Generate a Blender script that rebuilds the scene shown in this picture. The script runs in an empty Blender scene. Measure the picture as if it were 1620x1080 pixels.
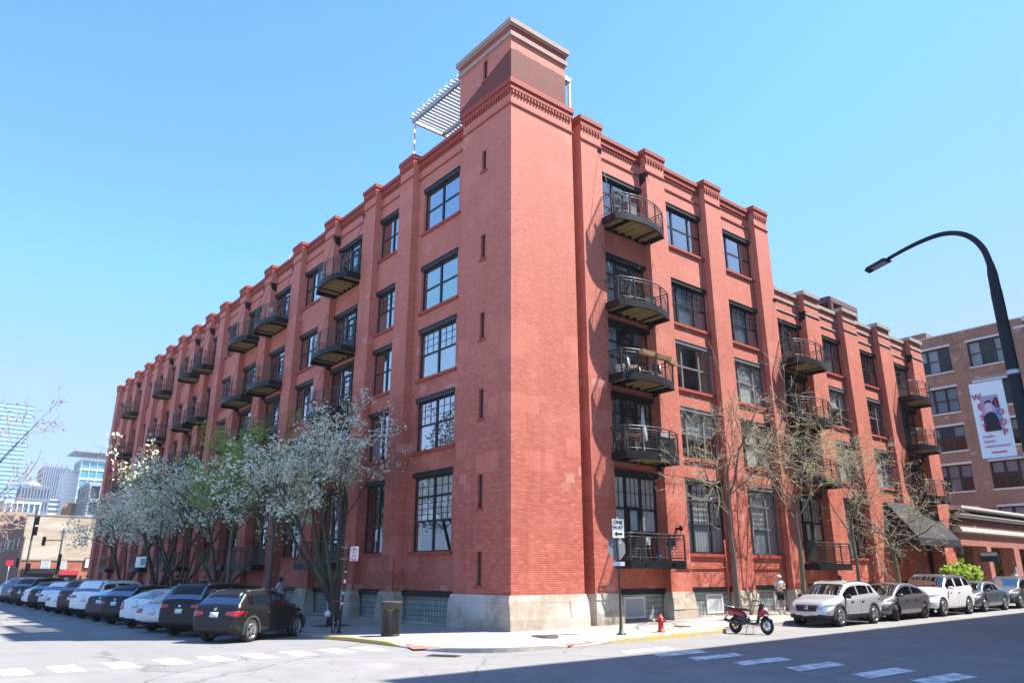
import bpy, bmesh, math, random
from mathutils import Vector, Matrix, Euler
from mathutils.bvhtree import BVHTree
PI = math.pi
R = math.radians
scene = bpy.context.scene
COL = scene.collection

# ------------------------------------------------------------------ helpers
class MB:
    """Collects boxes, tubes, quads; build() links them as ONE mesh object."""
    def __init__(s):
        s.v = []; s.f = []; s.m = []; s.sm = []
    def add(s, vs, fs, m=0, smooth=False):
        o = len(s.v); s.v += [tuple(p) for p in vs]
        for f in fs:
            s.f.append([i + o for i in f]); s.m.append(m); s.sm.append(smooth)
    def box(s, x0, x1, y0, y1, z0, z1, m=0):
        if x0 > x1: x0, x1 = x1, x0
        if y0 > y1: y0, y1 = y1, y0
        if z0 > z1: z0, z1 = z1, z0
        s.add([(x0,y0,z0),(x1,y0,z0),(x1,y1,z0),(x0,y1,z0),(x0,y0,z1),(x1,y0,z1),(x1,y1,z1),(x0,y1,z1)],
              [(0,3,2,1),(4,5,6,7),(0,1,5,4),(1,2,6,5),(2,3,7,6),(3,0,4,7)], m)
    def frustum(s, x0, x1, y0, y1, z0, z1, ix0, ix1, iy0, iy1, m=0):
        s.add([(x0,y0,z0),(x1,y0,z0),(x1,y1,z0),(x0,y1,z0),(x0+ix0,y0+iy0,z1),(x1-ix1,y0+iy0,z1),(x1-ix1,y1-iy1,z1),(x0+ix0,y1-iy1,z1)],
              [(0,3,2,1),(4,5,6,7),(0,1,5,4),(1,2,6,5),(2,3,7,6),(3,0,4,7)], m)
    def bar(s, a, b, w, h=None, m=0):
        """box beam from a to b with square-ish section"""
        a = Vector(a); b = Vector(b); d = (b - a).normalized(); h = h or w
        up = Vector((0,0,1)) if abs(d.z) < .95 else Vector((1,0,0))
        x = d.cross(up).normalized(); y = x.cross(d).normalized()
        vs = []
        for p in (a, b):
            for sx, sy in ((-1,-1),(1,-1),(1,1),(-1,1)):
                vs.append(p + x*sx*w/2 + y*sy*h/2)
        s.add(vs, [(0,3,2,1),(4,5,6,7),(0,1,5,4),(1,2,6,5),(2,3,7,6),(3,0,4,7)], m)
    def tube(s, path, radii, n=6, m=0, cap=True):
        path = [Vector(p) for p in path]
        if not hasattr(radii, '__len__'): radii = [radii]*len(path)
        vs = []; ref = None
        for i, p in enumerate(path):
            d = (path[min(i+1, len(path)-1)] - path[max(i-1, 0)])
            d = d.normalized() if d.length > 1e-9 else Vector((0,0,1))
            if ref is None:
                up = Vector((0,0,1)) if abs(d.z) < .9 else Vector((1,0,0))
                ref = d.cross(up).normalized()
            x = (ref - d*ref.dot(d)).normalized(); ref = x; y = d.cross(x)
            for k in range(n):
                a = 2*PI*k/n
                vs.append(p + (x*math.cos(a) + y*math.sin(a))*radii[i])
        fs = []
        for i in range(len(path)-1):
            for k in range(n):
                a = i*n+k; b = i*n+(k+1) % n
                fs.append((a, b, b+n, a+n))
        if cap:
            fs.append(tuple(range(n-1, -1, -1))); fs.append(tuple(range((len(path)-1)*n, len(path)*n)))
        s.add(vs, fs, m, True)
    def lathe(s, prof, n=16, c=(0,0,0), axis='z', m=0, smooth=True):
        """prof: (radius, height) pairs"""
        vs = []
        for r, h in prof:
            for k in range(n):
                a = 2*PI*k/n; p = (r*math.cos(a), r*math.sin(a), h)
                if axis == 'y': p = (p[0], p[2], p[1])
                if axis == 'x': p = (p[2], p[0], p[1])
                vs.append((p[0]+c[0], p[1]+c[1], p[2]+c[2]))
        fs = []
        for i in range(len(prof)-1):
            for k in range(n):
                a = i*n+k; b = i*n+(k+1) % n
                fs.append((a, b, b+n, a+n))
        s.add(vs, fs, m, smooth)
    def prism(s, poly, off, m=0):
        """poly: 3d points (planar), extruded by vector off"""
        n = len(poly); off = Vector(off)
        vs = [Vector(p) for p in poly] + [Vector(p)+off for p in poly]
        fs = [tuple(range(n-1, -1, -1)), tuple(range(n, 2*n))] + [(i, (i+1) % n, n+(i+1) % n, n+i) for i in range(n)]
        s.add(vs, fs, m)
    def mesh(s, name, mats):
        me = bpy.data.meshes.new(name)
        me.from_pydata(s.v, [], s.f)
        for m in (mats if isinstance(mats, (list, tuple)) else [mats]): me.materials.append(m)
        me.polygons.foreach_set('material_index', s.m)
        me.polygons.foreach_set('use_smooth', s.sm)
        me.update()
        return me
    def build(s, name, mats, parent=None, loc=(0,0,0), rz=0, fix=True):
        me = s.mesh(name, mats)
        if fix: fixn(me)
        return link(name, me, parent, loc, rz)

def fixn(me):
    bm = bmesh.new(); bm.from_mesh(me)
    bmesh.ops.recalc_face_normals(bm, faces=bm.faces[:])
    bm.to_mesh(me); bm.free()

def link(name, me, parent=None, loc=(0,0,0), rz=0):
    o = bpy.data.objects.new(name, me); COL.objects.link(o)
    o.location = loc
    o.rotation_euler = rz if hasattr(rz, '__len__') else (0, 0, rz)
    if parent is not None: o.parent = parent
    return o

def empty(name, loc=(0,0,0), rz=0):
    o = bpy.data.objects.new(name, None); COL.objects.link(o)
    o.location = loc; o.rotation_euler = (0, 0, rz); o.empty_display_size = .2
    return o

def tag(o, label, cat, group=None, kind=None):
    o['label'] = label; o['category'] = cat
    if group: o['group'] = group
    if kind: o['kind'] = kind
    return o

def struct(o, kind='structure'):
    o['kind'] = kind; return o

def copy_tree(o, parent=None):
    c = o.copy(); COL.objects.link(c)
    if parent is not None: c.parent = parent
    for ch in list(o.children): copy_tree(ch, c)
    return c

def evaluated_mesh(o, name):
    dg = bpy.context.evaluated_depsgraph_get(); dg.update()
    me = bpy.data.meshes.new_from_object(o.evaluated_get(dg), depsgraph=dg)
    me.name = name
    return me

def text_mesh(body, size, depth=.004, bold=True):
    cu = bpy.data.curves.new('lettering', 'FONT'); cu.body = body; cu.size = size
    cu.align_x = 'CENTER'; cu.align_y = 'CENTER'; cu.extrude = depth
    if bold: cu.offset = size*.018
    cu.resolution_u = 3
    o = bpy.data.objects.new('lettering', cu); COL.objects.link(o)
    me = evaluated_mesh(o, 'lettering')
    bpy.data.objects.remove(o)
    return me

def lettering(body, size, mat, parent, M, name='lettering', bold=True):
    me = text_mesh(body, size, bold=bold)
    me.materials.clear(); me.materials.append(mat)
    me.transform(M)
    return link(name, me, parent)

# ------------------------------------------------------------------ materials
def nt(m):
    return m.node_tree.nodes, m.node_tree.links
def mat(name, col, rough=.6, metal=0, spec=.5, coat=0, emis=None):
    m = bpy.data.materials.new(name); m.use_nodes = True
    b = m.node_tree.nodes['Principled BSDF']
    b.inputs['Base Color'].default_value = (*col, 1)
    b.inputs['Roughness'].default_value = rough
    b.inputs['Metallic'].default_value = metal
    b.inputs['Specular IOR Level'].default_value = spec
    if coat: b.inputs['Coat Weight'].default_value = coat; b.inputs['Coat Roughness'].default_value = .04
    if emis:
        b.inputs['Emission Color'].default_value = (*emis[0], 1); b.inputs['Emission Strength'].default_value = emis[1]
    return m
def varied(name, c1, c2, scale=3, rough=.8, detail=6, bump=0, c3=None, scale2=None, spec=.3, stretch=None):
    """two-colour noise mottling, optional bump and second larger stain"""
    m = mat(name, c1, rough, spec=spec); n, l = nt(m); b = n['Principled BSDF']
    g = n.new('ShaderNodeNewGeometry'); vec = g.outputs['Position']
    if stretch:
        mp = n.new('ShaderNodeMapping'); mp.inputs['Scale'].default_value = stretch
        l.new(vec, mp.inputs['Vector']); vec = mp.outputs['Vector']
    t = n.new('ShaderNodeTexNoise'); t.inputs['Scale'].default_value = scale; t.inputs['Detail'].default_value = detail
    t.inputs['Roughness'].default_value = .65
    l.new(vec, t.inputs['Vector'])
    r = n.new('ShaderNodeValToRGB'); r.color_ramp.elements[0].position = .32; r.color_ramp.elements[1].position = .68
    r.color_ramp.elements[0].color = (*c1, 1); r.color_ramp.elements[1].color = (*c2, 1)
    l.new(t.outputs['Fac'], r.inputs['Fac']); out = r.outputs['Color']
    if c3:
        t2 = n.new('ShaderNodeTexNoise'); t2.inputs['Scale'].default_value = scale2 or scale*.12; t2.inputs['Detail'].default_value = 4
        l.new(vec, t2.inputs['Vector'])
        r2 = n.new('ShaderNodeValToRGB'); r2.color_ramp.elements[0].position = .48; r2.color_ramp.elements[1].position = .62
        mx = n.new('ShaderNodeMixRGB'); l.new(t2.outputs['Fac'], r2.inputs['Fac']); l.new(r2.outputs['Color'], mx.inputs['Fac'])
        l.new(out, mx.inputs['Color1']); mx.inputs['Color2'].default_value = (*c3, 1); out = mx.outputs['Color']
    l.new(out, b.inputs['Base Color'])
    if bump:
        bp = n.new('ShaderNodeBump'); bp.inputs['Strength'].default_value = bump; bp.inputs['Distance'].default_value = .02
        l.new(t.outputs['Fac'], bp.inputs['Height']); l.new(bp.outputs['Normal'], b.inputs['Normal'])
    return m

def brick(name, c1, c2, mortar, weather, bw=.22, bh=.076, ms=.011, patch=None, rough=.75, bump=.5, top_tone=None):
    m = mat(name, c1, rough, spec=.3); n, l = nt(m); b = n['Principled BSDF']
    g = n.new('ShaderNodeNewGeometry')
    sp = n.new('ShaderNodeSeparateXYZ'); l.new(g.outputs['Position'], sp.inputs['Vector'])
    ad = n.new('ShaderNodeMath'); ad.operation = 'ADD'; l.new(sp.outputs['X'], ad.inputs[0]); l.new(sp.outputs['Y'], ad.inputs[1])
    cb = n.new('ShaderNodeCombineXYZ'); l.new(ad.outputs[0], cb.inputs['X']); l.new(sp.outputs['Z'], cb.inputs['Y'])
    t = n.new('ShaderNodeTexBrick'); l.new(cb.outputs['Vector'], t.inputs['Vector'])
    t.inputs['Scale'].default_value = 1; t.inputs['Brick Width'].default_value = bw; t.inputs['Row Height'].default_value = bh
    t.inputs['Mortar Size'].default_value = ms; t.inputs['Mortar Smooth'].default_value = .3
    t.inputs['Color1'].default_value = (*c1, 1); t.inputs['Color2'].default_value = (*c2, 1); t.inputs['Mortar'].default_value = (*mortar, 1)
    # odd bricks: some burnt dark, some pale, and rectangular repointed patches
    out = t.outputs['Color']
    def odd(w_, h_, lo, hi, col, out, amt, seed):
        q = n.new('ShaderNodeTexBrick'); mp = n.new('ShaderNodeMapping'); mp.inputs['Location'].default_value = (w_*seed*20, h_*seed*20, 0)
        l.new(cb.outputs['Vector'], mp.inputs['Vector']); l.new(mp.outputs['Vector'], q.inputs['Vector'])
        q.inputs['Scale'].default_value = 1; q.inputs['Brick Width'].default_value = w_; q.inputs['Row Height'].default_value = h_; q.inputs['Mortar Size'].default_value = 0
        q.inputs['Color1'].default_value = (0,0,0,1); q.inputs['Color2'].default_value = (1,1,1,1)
        r = n.new('ShaderNodeValToRGB'); r.color_ramp.elements[0].position = lo; r.color_ramp.elements[1].position = hi; r.color_ramp.elements[1].color = (amt,amt,amt,1)
        l.new(q.outputs['Color'], r.inputs['Fac'])
        mx = n.new('ShaderNodeMixRGB'); l.new(r.outputs['Color'], mx.inputs['Fac']); l.new(out, mx.inputs['Color1']); mx.inputs['Color2'].default_value = (*col, 1)
        return mx.outputs['Color']
    out = odd(bw, bh, .80, .95, tuple(v*.6 for v in c2), out, .35, 1)
    out = odd(bw, bh, .86, .97, tuple(min(1, v*1.25+.04) for v in c1), out, .3, 2)
    out = odd(.44, bh*4, .984, .988, (.66,.42,.36), out, .38, 7)
    out = odd(1.35, bh*9, .90, .92, tuple(v*1.12+.02 for v in c1), out, .45, 3)
    out = odd(.9, bh*14, .93, .95, tuple(v*.72 for v in c2), out, .4, 5)
    # runoff streaks, long in z
    mp = n.new('ShaderNodeMapping'); mp.inputs['Scale'].default_value = (2.2, 2.2, .10); l.new(g.outputs['Position'], mp.inputs['Vector'])
    ns = n.new('ShaderNodeTexNoise'); ns.inputs['Scale'].default_value = 1; ns.inputs['Detail'].default_value = 6; ns.inputs['Roughness'].default_value = .6; l.new(mp.outputs['Vector'], ns.inputs['Vector'])
    rp = n.new('ShaderNodeValToRGB'); rp.color_ramp.elements[0].position = .52; rp.color_ramp.elements[1].position = .74; rp.color_ramp.elements[1].color = (.5,.5,.5,1); l.new(ns.outputs['Fac'], rp.inputs['Fac'])
    mx = n.new('ShaderNodeMixRGB'); l.new(rp.outputs['Color'], mx.inputs['Fac']); l.new(out, mx.inputs['Color1']); mx.inputs['Color2'].default_value = (*[v*.62 for v in c2], 1); out = mx.outputs['Color']
    # blotchy weathering, two sizes
    for sc, col, lo, hi in ((.35, weather, .5, .72), (2.3, tuple(v*.82 for v in c1), .52, .75)):
        ns = n.new('ShaderNodeTexNoise'); ns.inputs['Scale'].default_value = sc; ns.inputs['Detail'].default_value = 7; ns.inputs['Roughness'].default_value = .7
        l.new(g.outputs['Position'], ns.inputs['Vector'])
        rp = n.new('ShaderNodeValToRGB'); rp.color_ramp.elements[0].position = lo; rp.color_ramp.elements[1].position = hi
        rp.color_ramp.elements[1].color = (.55, .55, .55, 1)
        l.new(ns.outputs['Fac'], rp.inputs['Fac'])
        mx = n.new('ShaderNodeMixRGB'); l.new(rp.outputs['Color'], mx.inputs['Fac']); l.new(out, mx.inputs['Color1']); mx.inputs['Color2'].default_value = (*col, 1)
        out = mx.outputs['Color']
    if top_tone:   # painted brick blends into a paler tone with height
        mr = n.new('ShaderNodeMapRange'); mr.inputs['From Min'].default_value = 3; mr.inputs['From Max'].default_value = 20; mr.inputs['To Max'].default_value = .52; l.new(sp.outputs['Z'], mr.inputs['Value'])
        mx = n.new('ShaderNodeMixRGB'); l.new(mr.outputs['Result'], mx.inputs['Fac']); l.new(out, mx.inputs['Color1']); mx.inputs['Color2'].default_value = (*top_tone, 1); out = mx.outputs['Color']
    if patch: out = patch(n, l, g, sp, out)
    l.new(out, b.inputs['Base Color'])
    bp = n.new('ShaderNodeBump'); bp.inputs['Strength'].default_value = bump; bp.inputs['Distance'].default_value = .01; bp.invert = True
    l.new(t.outputs['Fac'], bp.inputs['Height']); l.new(bp.outputs['Normal'], b.inputs['Normal'])
    return m

def glass(name, tint, refl=.28, rough=.015, clear=.8):
    m = bpy.data.materials.new(name); m.use_nodes = True; n, l = nt(m)
    n.remove(n['Principled BSDF'])
    tr = n.new('ShaderNodeBsdfTransparent'); tr.inputs['Color'].default_value = (*[c*clear for c in tint], 1)
    gl = n.new('ShaderNodeBsdfGlossy'); gl.inputs['Roughness'].default_value = rough; gl.inputs['Color'].default_value = (.97, .98, 1, 1)
    g = n.new('ShaderNodeNewGeometry')
    ns = n.new('ShaderNodeTexNoise'); ns.inputs['Scale'].default_value = .8; ns.inputs['Detail'].default_value = 1
    l.new(g.outputs['Position'], ns.inputs['Vector'])
    bp = n.new('ShaderNodeBump'); bp.inputs['Strength'].default_value = .05; bp.inputs['Distance'].default_value = .03
    l.new(ns.outputs['Fac'], bp.inputs['Height']); l.new(bp.outputs['Normal'], gl.inputs['Normal'])
    dt = n.new('ShaderNodeVectorMath'); dt.operation = 'DOT_PRODUCT'; l.new(g.outputs['Incoming'], dt.inputs[0]); l.new(g.outputs['Normal'], dt.inputs[1])
    ab = n.new('ShaderNodeMath'); ab.operation = 'ABSOLUTE'; l.new(dt.outputs['Value'], ab.inputs[0])
    om = n.new('ShaderNodeMath'); om.operation = 'SUBTRACT'; om.inputs[0].default_value = 1; om.use_clamp = True; l.new(ab.outputs[0], om.inputs[1])
    fr = n.new('ShaderNodeMath'); fr.operation = 'POWER'; l.new(om.outputs[0], fr.inputs[0]); fr.inputs[1].default_value = 4.5   # the same from both sides of the pane
    mm = n.new('ShaderNodeMath'); mm.operation = 'ADD'; mm.use_clamp = True; mm.inputs[1].default_value = refl
    l.new(fr.outputs[0], mm.inputs[0])
    mx = n.new('ShaderNodeMixShader'); l.new(mm.outputs[0], mx.inputs['Fac']); l.new(tr.outputs[0], mx.inputs[1]); l.new(gl.outputs[0], mx.inputs[2])
    l.new(mx.outputs[0], n['Material Output'].inputs['Surface'])
    return m

BR1, BR2 = (.545,.158,.108), (.43,.108,.070)
def tower_patch(n, l, g, sp, out):
    # unpainted dark bricks on the upper tower: above the red cornice, below a line that drops towards the back of the left side
    d = n.new('ShaderNodeMath'); d.operation = 'MULTIPLY_ADD'; l.new(sp.outputs['Y'], d.inputs[0]); d.inputs[1].default_value = .33; l.new(sp.outputs['Z'], d.inputs[2])
    ns = n.new('ShaderNodeTexNoise'); ns.inputs['Scale'].default_value = 1.2; l.new(g.outputs['Position'], ns.inputs['Vector'])
    w = n.new('ShaderNodeMath'); w.operation = 'MULTIPLY_ADD'; l.new(ns.outputs['Fac'], w.inputs[0]); w.inputs[1].default_value = .25; l.new(d.outputs[0], w.inputs[2])
    lt = n.new('ShaderNodeMath'); lt.operation = 'LESS_THAN'; l.new(w.outputs[0], lt.inputs[0]); lt.inputs[1].default_value = 23.25
    gt = n.new('ShaderNodeMath'); gt.operation = 'GREATER_THAN'; l.new(sp.outputs['Z'], gt.inputs[0]); gt.inputs[1].default_value = 21.4
    mq = n.new('ShaderNodeMath'); mq.operation = 'MULTIPLY'; l.new(lt.outputs[0], mq.inputs[0]); l.new(gt.outputs[0], mq.inputs[1])
    mm = n.new('ShaderNodeMath'); mm.operation = 'MULTIPLY'; l.new(mq.outputs[0], mm.inputs[0]); mm.inputs[1].default_value = .82
    mx = n.new('ShaderNodeMixRGB'); mx.blend_type = 'MULTIPLY'; l.new(mm.outputs[0], mx.inputs['Fac']); l.new(out, mx.inputs['Color1']); mx.inputs['Color2'].default_value = (.18,.12,.14,1)
    return mx.outputs['Color']

M = {}
M['brick'] = brick('red_painted_brick', BR1, BR2, (.27,.065,.048), (.64,.215,.16), top_tone=(.70,.262,.190))
M['brick_tower'] = brick('tower_brick', BR1, BR2, (.27,.065,.048), (.64,.215,.16), top_tone=(.70,.262,.190), patch=tower_patch)
M['brick_wing'] = brick('wing_brick', (.56,.155,.10), (.42,.10,.062), (.34,.11,.08), (.60,.20,.14), top_tone=(.68,.24,.17))
M['trim'] = varied('red_cornice', (.32,.055,.034), (.39,.075,.048), 4, .7)
M['limestone'] = varied('rough_limestone', (.47,.395,.315), (.31,.25,.195), 2.6, .95, 9, 1.0, (.53,.47,.41), .5)
M['capstone'] = varied('pale_capstone', (.40,.35,.31), (.31,.27,.24), 3, .8)
M['steel'] = mat('dark_steel', (.006,.0075,.010), .5, 0, .35)
M['frame'] = mat('black_window_frame', (.012,.013,.016), .5)
M['frame_grey'] = mat('grey_window_frame', (.16,.165,.17), .5)
M['glass'] = glass('window_glass', (.75,.85,.9), .50)
M['glass_clear'] = glass('clear_window_glass', (.9,.95,.95), .20, clear=.95)
M['glass_door'] = glass('door_glass', (.7,.8,.85), .34)
M['dark'] = mat('dark_interior', (.028,.026,.026), .9)
M['ceiling'] = mat('interior_ceiling', (.16,.14,.12), .9)
M['blind'] = mat('white_blind', (.78,.78,.75), .9)
M['blind2'] = mat('grey_shade', (.40,.42,.45), .9)
M['curtain'] = mat('tan_curtain', (.34,.22,.13), .9)
M['wood'] = varied('weathered_deck_boards', (.46,.35,.17), (.30,.22,.11), 5, .85)
M['rail'] = mat('grey_railing_steel', (.07,.075,.08), .35, .5)
M['white'] = mat('white_paint', (.75,.75,.73), .5)
M['whitemetal'] = mat('white_metal', (.72,.73,.74), .4)
M['alu'] = mat('aluminium', (.45,.46,.48), .35, .7)
M['asphalt'] = varied('worn_asphalt', (.255,.245,.238), (.19,.183,.178), .8, .88, 10, .15, (.215,.208,.20), .09)
M['concrete'] = varied('pavement_concrete', (.36,.325,.285), (.285,.26,.23), .9, .9, 10, .15, (.385,.355,.315), .15)
M['kerb'] = varied('kerb_concrete', (.40,.37,.33), (.30,.275,.25), 2.5, .9, 8)
M['yellow'] = varied('yellow_kerb_paint', (.62,.42,.10), (.50,.36,.14), 5, .8, 8, 0, (.42,.36,.26), 2.2)
M['paint'] = varied('worn_white_road_paint', (.78,.78,.76), (.66,.66,.64), 6, .8, 9, 0, (.40,.39,.38), 3)
M['tactile'] = varied('red_tactile_pad', (.42,.16,.14), (.34,.13,.115), 6, .85)
M['iron'] = mat('cast_iron', (.06,.055,.05), .7, .3)

def crack(m, base_scale=.22):
    """thin dark joints and cracks in a ground material"""
    n, l = nt(m); b = n['Principled BSDF']; src = b.inputs['Base Color'].links[0].from_socket
    g = n.new('ShaderNodeNewGeometry')
    ns = n.new('ShaderNodeTexNoise'); ns.inputs['Scale'].default_value = .7; ns.inputs['Detail'].default_value = 5; l.new(g.outputs['Position'], ns.inputs['Vector'])
    mx = n.new('ShaderNodeMixRGB'); mx.inputs['Fac'].default_value = .45; l.new(g.outputs['Position'], mx.inputs['Color1']); l.new(ns.outputs['Color'], mx.inputs['Color2'])
    v = n.new('ShaderNodeTexVoronoi'); v.feature = 'DISTANCE_TO_EDGE'; v.inputs['Scale'].default_value = base_scale; l.new(mx.outputs['Color'], v.inputs['Vector'])
    r = n.new('ShaderNodeValToRGB'); r.color_ramp.elements[0].position = 0; r.color_ramp.elements[1].position = .006
    r.color_ramp.elements[0].color = (.62,.62,.62,1); r.color_ramp.elements[1].color = (1,1,1,1)
    l.new(v.outputs['Distance'], r.inputs['Fac'])
    mu = n.new('ShaderNodeMixRGB'); mu.blend_type = 'MULTIPLY'; mu.inputs['Fac'].default_value = 1
    l.new(src, mu.inputs['Color1']); l.new(r.outputs['Color'], mu.inputs['Color2']); l.new(mu.outputs['Color'], b.inputs['Base Color'])
crack(M['asphalt']); crack(M['asphalt'], .75)
def flags(m, w=1.5):
    """scored slab joints"""
    n, l = nt(m); b = n['Principled BSDF']; src = b.inputs['Base Color'].links[0].from_socket
    g = n.new('ShaderNodeNewGeometry')
    t = n.new('ShaderNodeTexBrick'); t.offset = 0; t.inputs['Scale'].default_value = 1; t.inputs['Brick Width'].default_value = w; t.inputs['Row Height'].default_value = w
    t.inputs['Mortar Size'].default_value = .012; l.new(g.outputs['Position'], t.inputs['Vector'])
    t.inputs['Color1'].default_value = (1,1,1,1); t.inputs['Color2'].default_value = (.93,.93,.93,1); t.inputs['Mortar'].default_value = (.66,.65,.64,1)
    mu = n.new('ShaderNodeMixRGB'); mu.blend_type = 'MULTIPLY'; mu.inputs['Fac'].default_value = 1
    l.new(src, mu.inputs['Color1']); l.new(t.outputs['Color'], mu.inputs['Color2']); l.new(mu.outputs['Color'], b.inputs['Base Color'])
flags(M['concrete'])
def spots(m, sc, col, lo, hi, amt):
    """small stains: gum, oil drips, chips"""
    n, l = nt(m); b = n['Principled BSDF']; src = b.inputs['Base Color'].links[0].from_socket
    g = n.new('ShaderNodeNewGeometry'); v = n.new('ShaderNodeTexVoronoi'); v.inputs['Scale'].default_value = sc; l.new(g.outputs['Position'], v.inputs['Vector'])
    ns = n.new('ShaderNodeTexNoise'); ns.inputs['Scale'].default_value = sc*.3; l.new(g.outputs['Position'], ns.inputs['Vector'])
    ad = n.new('ShaderNodeMath'); ad.operation = 'ADD'; l.new(v.outputs['Distance'], ad.inputs[0]); l.new(ns.outputs['Fac'], ad.inputs[1])
    r = n.new('ShaderNodeValToRGB'); r.color_ramp.elements[0].position = lo; r.color_ramp.elements[1].position = hi
    r.color_ramp.elements[0].color = (amt,amt,amt,1); r.color_ramp.elements[1].color = (0,0,0,1); l.new(ad.outputs[0], r.inputs['Fac'])
    mx = n.new('ShaderNodeMixRGB'); l.new(r.outputs['Color'], mx.inputs['Fac']); l.new(src, mx.inputs['Color1']); mx.inputs['Color2'].default_value = (*col, 1); l.new(mx.outputs['Color'], b.inputs['Base Color'])
spots(M['concrete'], 2.6, (.16,.15,.14), .40, .50, .6)
spots(M['concrete'], .7, (.22,.20,.18), .42, .62, .5)
spots(M['asphalt'], .9, (.12,.118,.115), .36, .50, .6)
spots(M['asphalt'], .30, (.33,.32,.31), .42, .62, .45)
spots(M['limestone'], 2.4, (.16,.12,.10), .36, .44, .8)
def worn(m, axis_scale, col, lo, hi, amt):
    n, l = nt(m); b = n['Principled BSDF']; src = b.inputs['Base Color'].links[0].from_socket
    g = n.new('ShaderNodeNewGeometry'); mp = n.new('ShaderNodeMapping'); mp.inputs['Scale'].default_value = axis_scale; l.new(g.outputs['Position'], mp.inputs['Vector'])
    ns = n.new('ShaderNodeTexNoise'); ns.inputs['Scale'].default_value = 1; ns.inputs['Detail'].default_value = 8; l.new(mp.outputs['Vector'], ns.inputs['Vector'])
    r = n.new('ShaderNodeValToRGB'); r.color_ramp.elements[0].position = lo; r.color_ramp.elements[1].position = hi; r.color_ramp.elements[1].color = (amt,amt,amt,1); l.new(ns.outputs['Fac'], r.inputs['Fac'])
    mx = n.new('ShaderNodeMixRGB'); l.new(r.outputs['Color'], mx.inputs['Fac']); l.new(src, mx.inputs['Color1']); mx.inputs['Color2'].default_value = (*col, 1); l.new(mx.outputs['Color'], b.inputs['Base Color'])
worn(M['asphalt'], (.75,.045,1), (.19,.185,.18), .52, .66, .6)      # tyre tracks along the left street
worn(M['asphalt'], (.05,.8,1), (.20,.195,.19), .55, .68, .5)        # and along the right street

# ------------------------------------------------------------------ ground
def clamp(v, a, b): return max(a, min(b, v))
def slope(x, y):
    return .008*clamp(x, 0, 60) - .008*clamp(y, 0, 6) + .0025*clamp(y-6, 0, 100)
def road_z(x, y): return -.06 + slope(x, y)
RAMPS = ((-4.5, -1.2), (-.4, -3.6))
def walk_z(x, y):
    d = max(-x, -y, 0)
    z = .14 + slope(x, y) - .018*min(d, 4.8)
    for rx, ry in RAMPS:
        q = math.hypot(x-rx, y-ry)
        z -= .085*math.exp(-(q/1.05)**4)
    return z

def axis_pts(a, b, fine0, fine1, step, far):
    out = []; v = fine0
    while v <= fine1: out.append(v); v += step
    k = step; v = fine1
    while v < far: k *= 1.7; v += k; out.append(v)
    k = step; v = fine0; pre = []
    while v > -far: k *= 1.7; v -= k; pre.append(v)
    return pre[::-1] + out
gx = axis_pts(0,0,-30,66,2,900); gy = axis_pts(0,0,-26,112,2,900)
gm = MB()
gm.add([(x, y, road_z(x, y)) for y in gy for x in gx],
       [(j*len(gx)+i, j*len(gx)+i+1, (j+1)*len(gx)+i+1, (j+1)*len(gx)+i) for j in range(len(gy)-1) for i in range(len(gx)-1)], 0, True)
struct(gm.build('road', M['asphalt'], fix=False))

def arc(cx, cy, r, a0, a1, n): return [(cx + r*math.cos(R(a0+(a1-a0)*i/n)), cy + r*math.sin(R(a0+(a1-a0)*i/n))) for i in range(n+1)]
def lerp_path(p, step=.6):
    out = []
    for a, b in zip(p[:-1], p[1:]):
        n = max(1, int(math.hypot(b[0]-a[0], b[1]-a[1])/step)); n = min(n, 60)
        for i in range(n): out.append((a[0]+(b[0]-a[0])*i/n, a[1]+(b[1]-a[1])*i/n))
    return out + [p[-1]]
EDGE = lerp_path([(-4.9,70), (-4.9,4.4), (-4.55,2.6), (-4.5,-1.6)] + arc(-2.4,-1.65,2.1,180,270,9)[1:] + [(6.5,-3.75), (6.95,-3.35), (7.2,-3.0), (62,-3.0)])
def pave(edge, inner, name, inset=.17):
    """pavement with a kerb along edge; inner(x,y) gives the point at the building side"""
    n = len(edge); wm = MB(); km = MB(); ys = []
    inn = []
    for i, p in enumerate(edge):
        a = edge[max(i-1,0)]; b = edge[min(i+1,n-1)]
        d = Vector((b[0]-a[0], b[1]-a[1])).normalized(); nl = Vector((-d.y, d.x))
        inn.append((p[0]+nl.x*inset, p[1]+nl.y*inset))
    rows = []
    for i in range(n):
        q = inner(*inn[i])
        rows.append([(inn[i][0]+(q[0]-inn[i][0])*t, inn[i][1]+(q[1]-inn[i][1])*t) for t in (0,.2,.5,1)])
    wm.add([(x, y, walk_z(x, y)) for r in rows for (x, y) in r],
           [(i*4+k, (i+1)*4+k, (i+1)*4+k+1, i*4+k+1) for i in range(n-1) for k in range(3)], 0, False)
    struct(wm.build(name, M['concrete'], fix=False))
    for i in range(n-1):
        a, b = edge[i], edge[i+1]; c, d = inn[i], inn[i+1]
        y = 1 if ((-4.6 < a[0] < 6.96 and a[1] < -3.3 and a[0] > .6) or (a[0] < -4.4 and -.2 < a[1] < 4.0)) else 0
        za, zb = walk_z(*a)+.004, walk_z(*b)+.004; ra, rb = road_z(*a)-.1, road_z(*b)-.1
        e = .02
        def off(p, q, t): return (p[0]+(q[0]-p[0])*t, p[1]+(q[1]-p[1])*t)
        a2, b2 = off(a, c, .14), off(b, d, .14)
        km.add([(*a, ra), (*b, rb), (*b, zb-e), (*a, za-e), (*b2, zb), (*a2, za), (*d, zb), (*c, za), (*d, zb-.1), (*c, za-.1)],
               [(0,1,2,3), (3,2,4,5), (5,4,6,7), (7,6,8,9)], y)
    struct(km.build('kerb', [M['kerb'], M['yellow']], fix=False))
pave(EDGE, lambda x, y: (.5, max(y, .5)) if x < 0 and y > -1 else (max(x, .5), .5), 'pavement')
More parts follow.
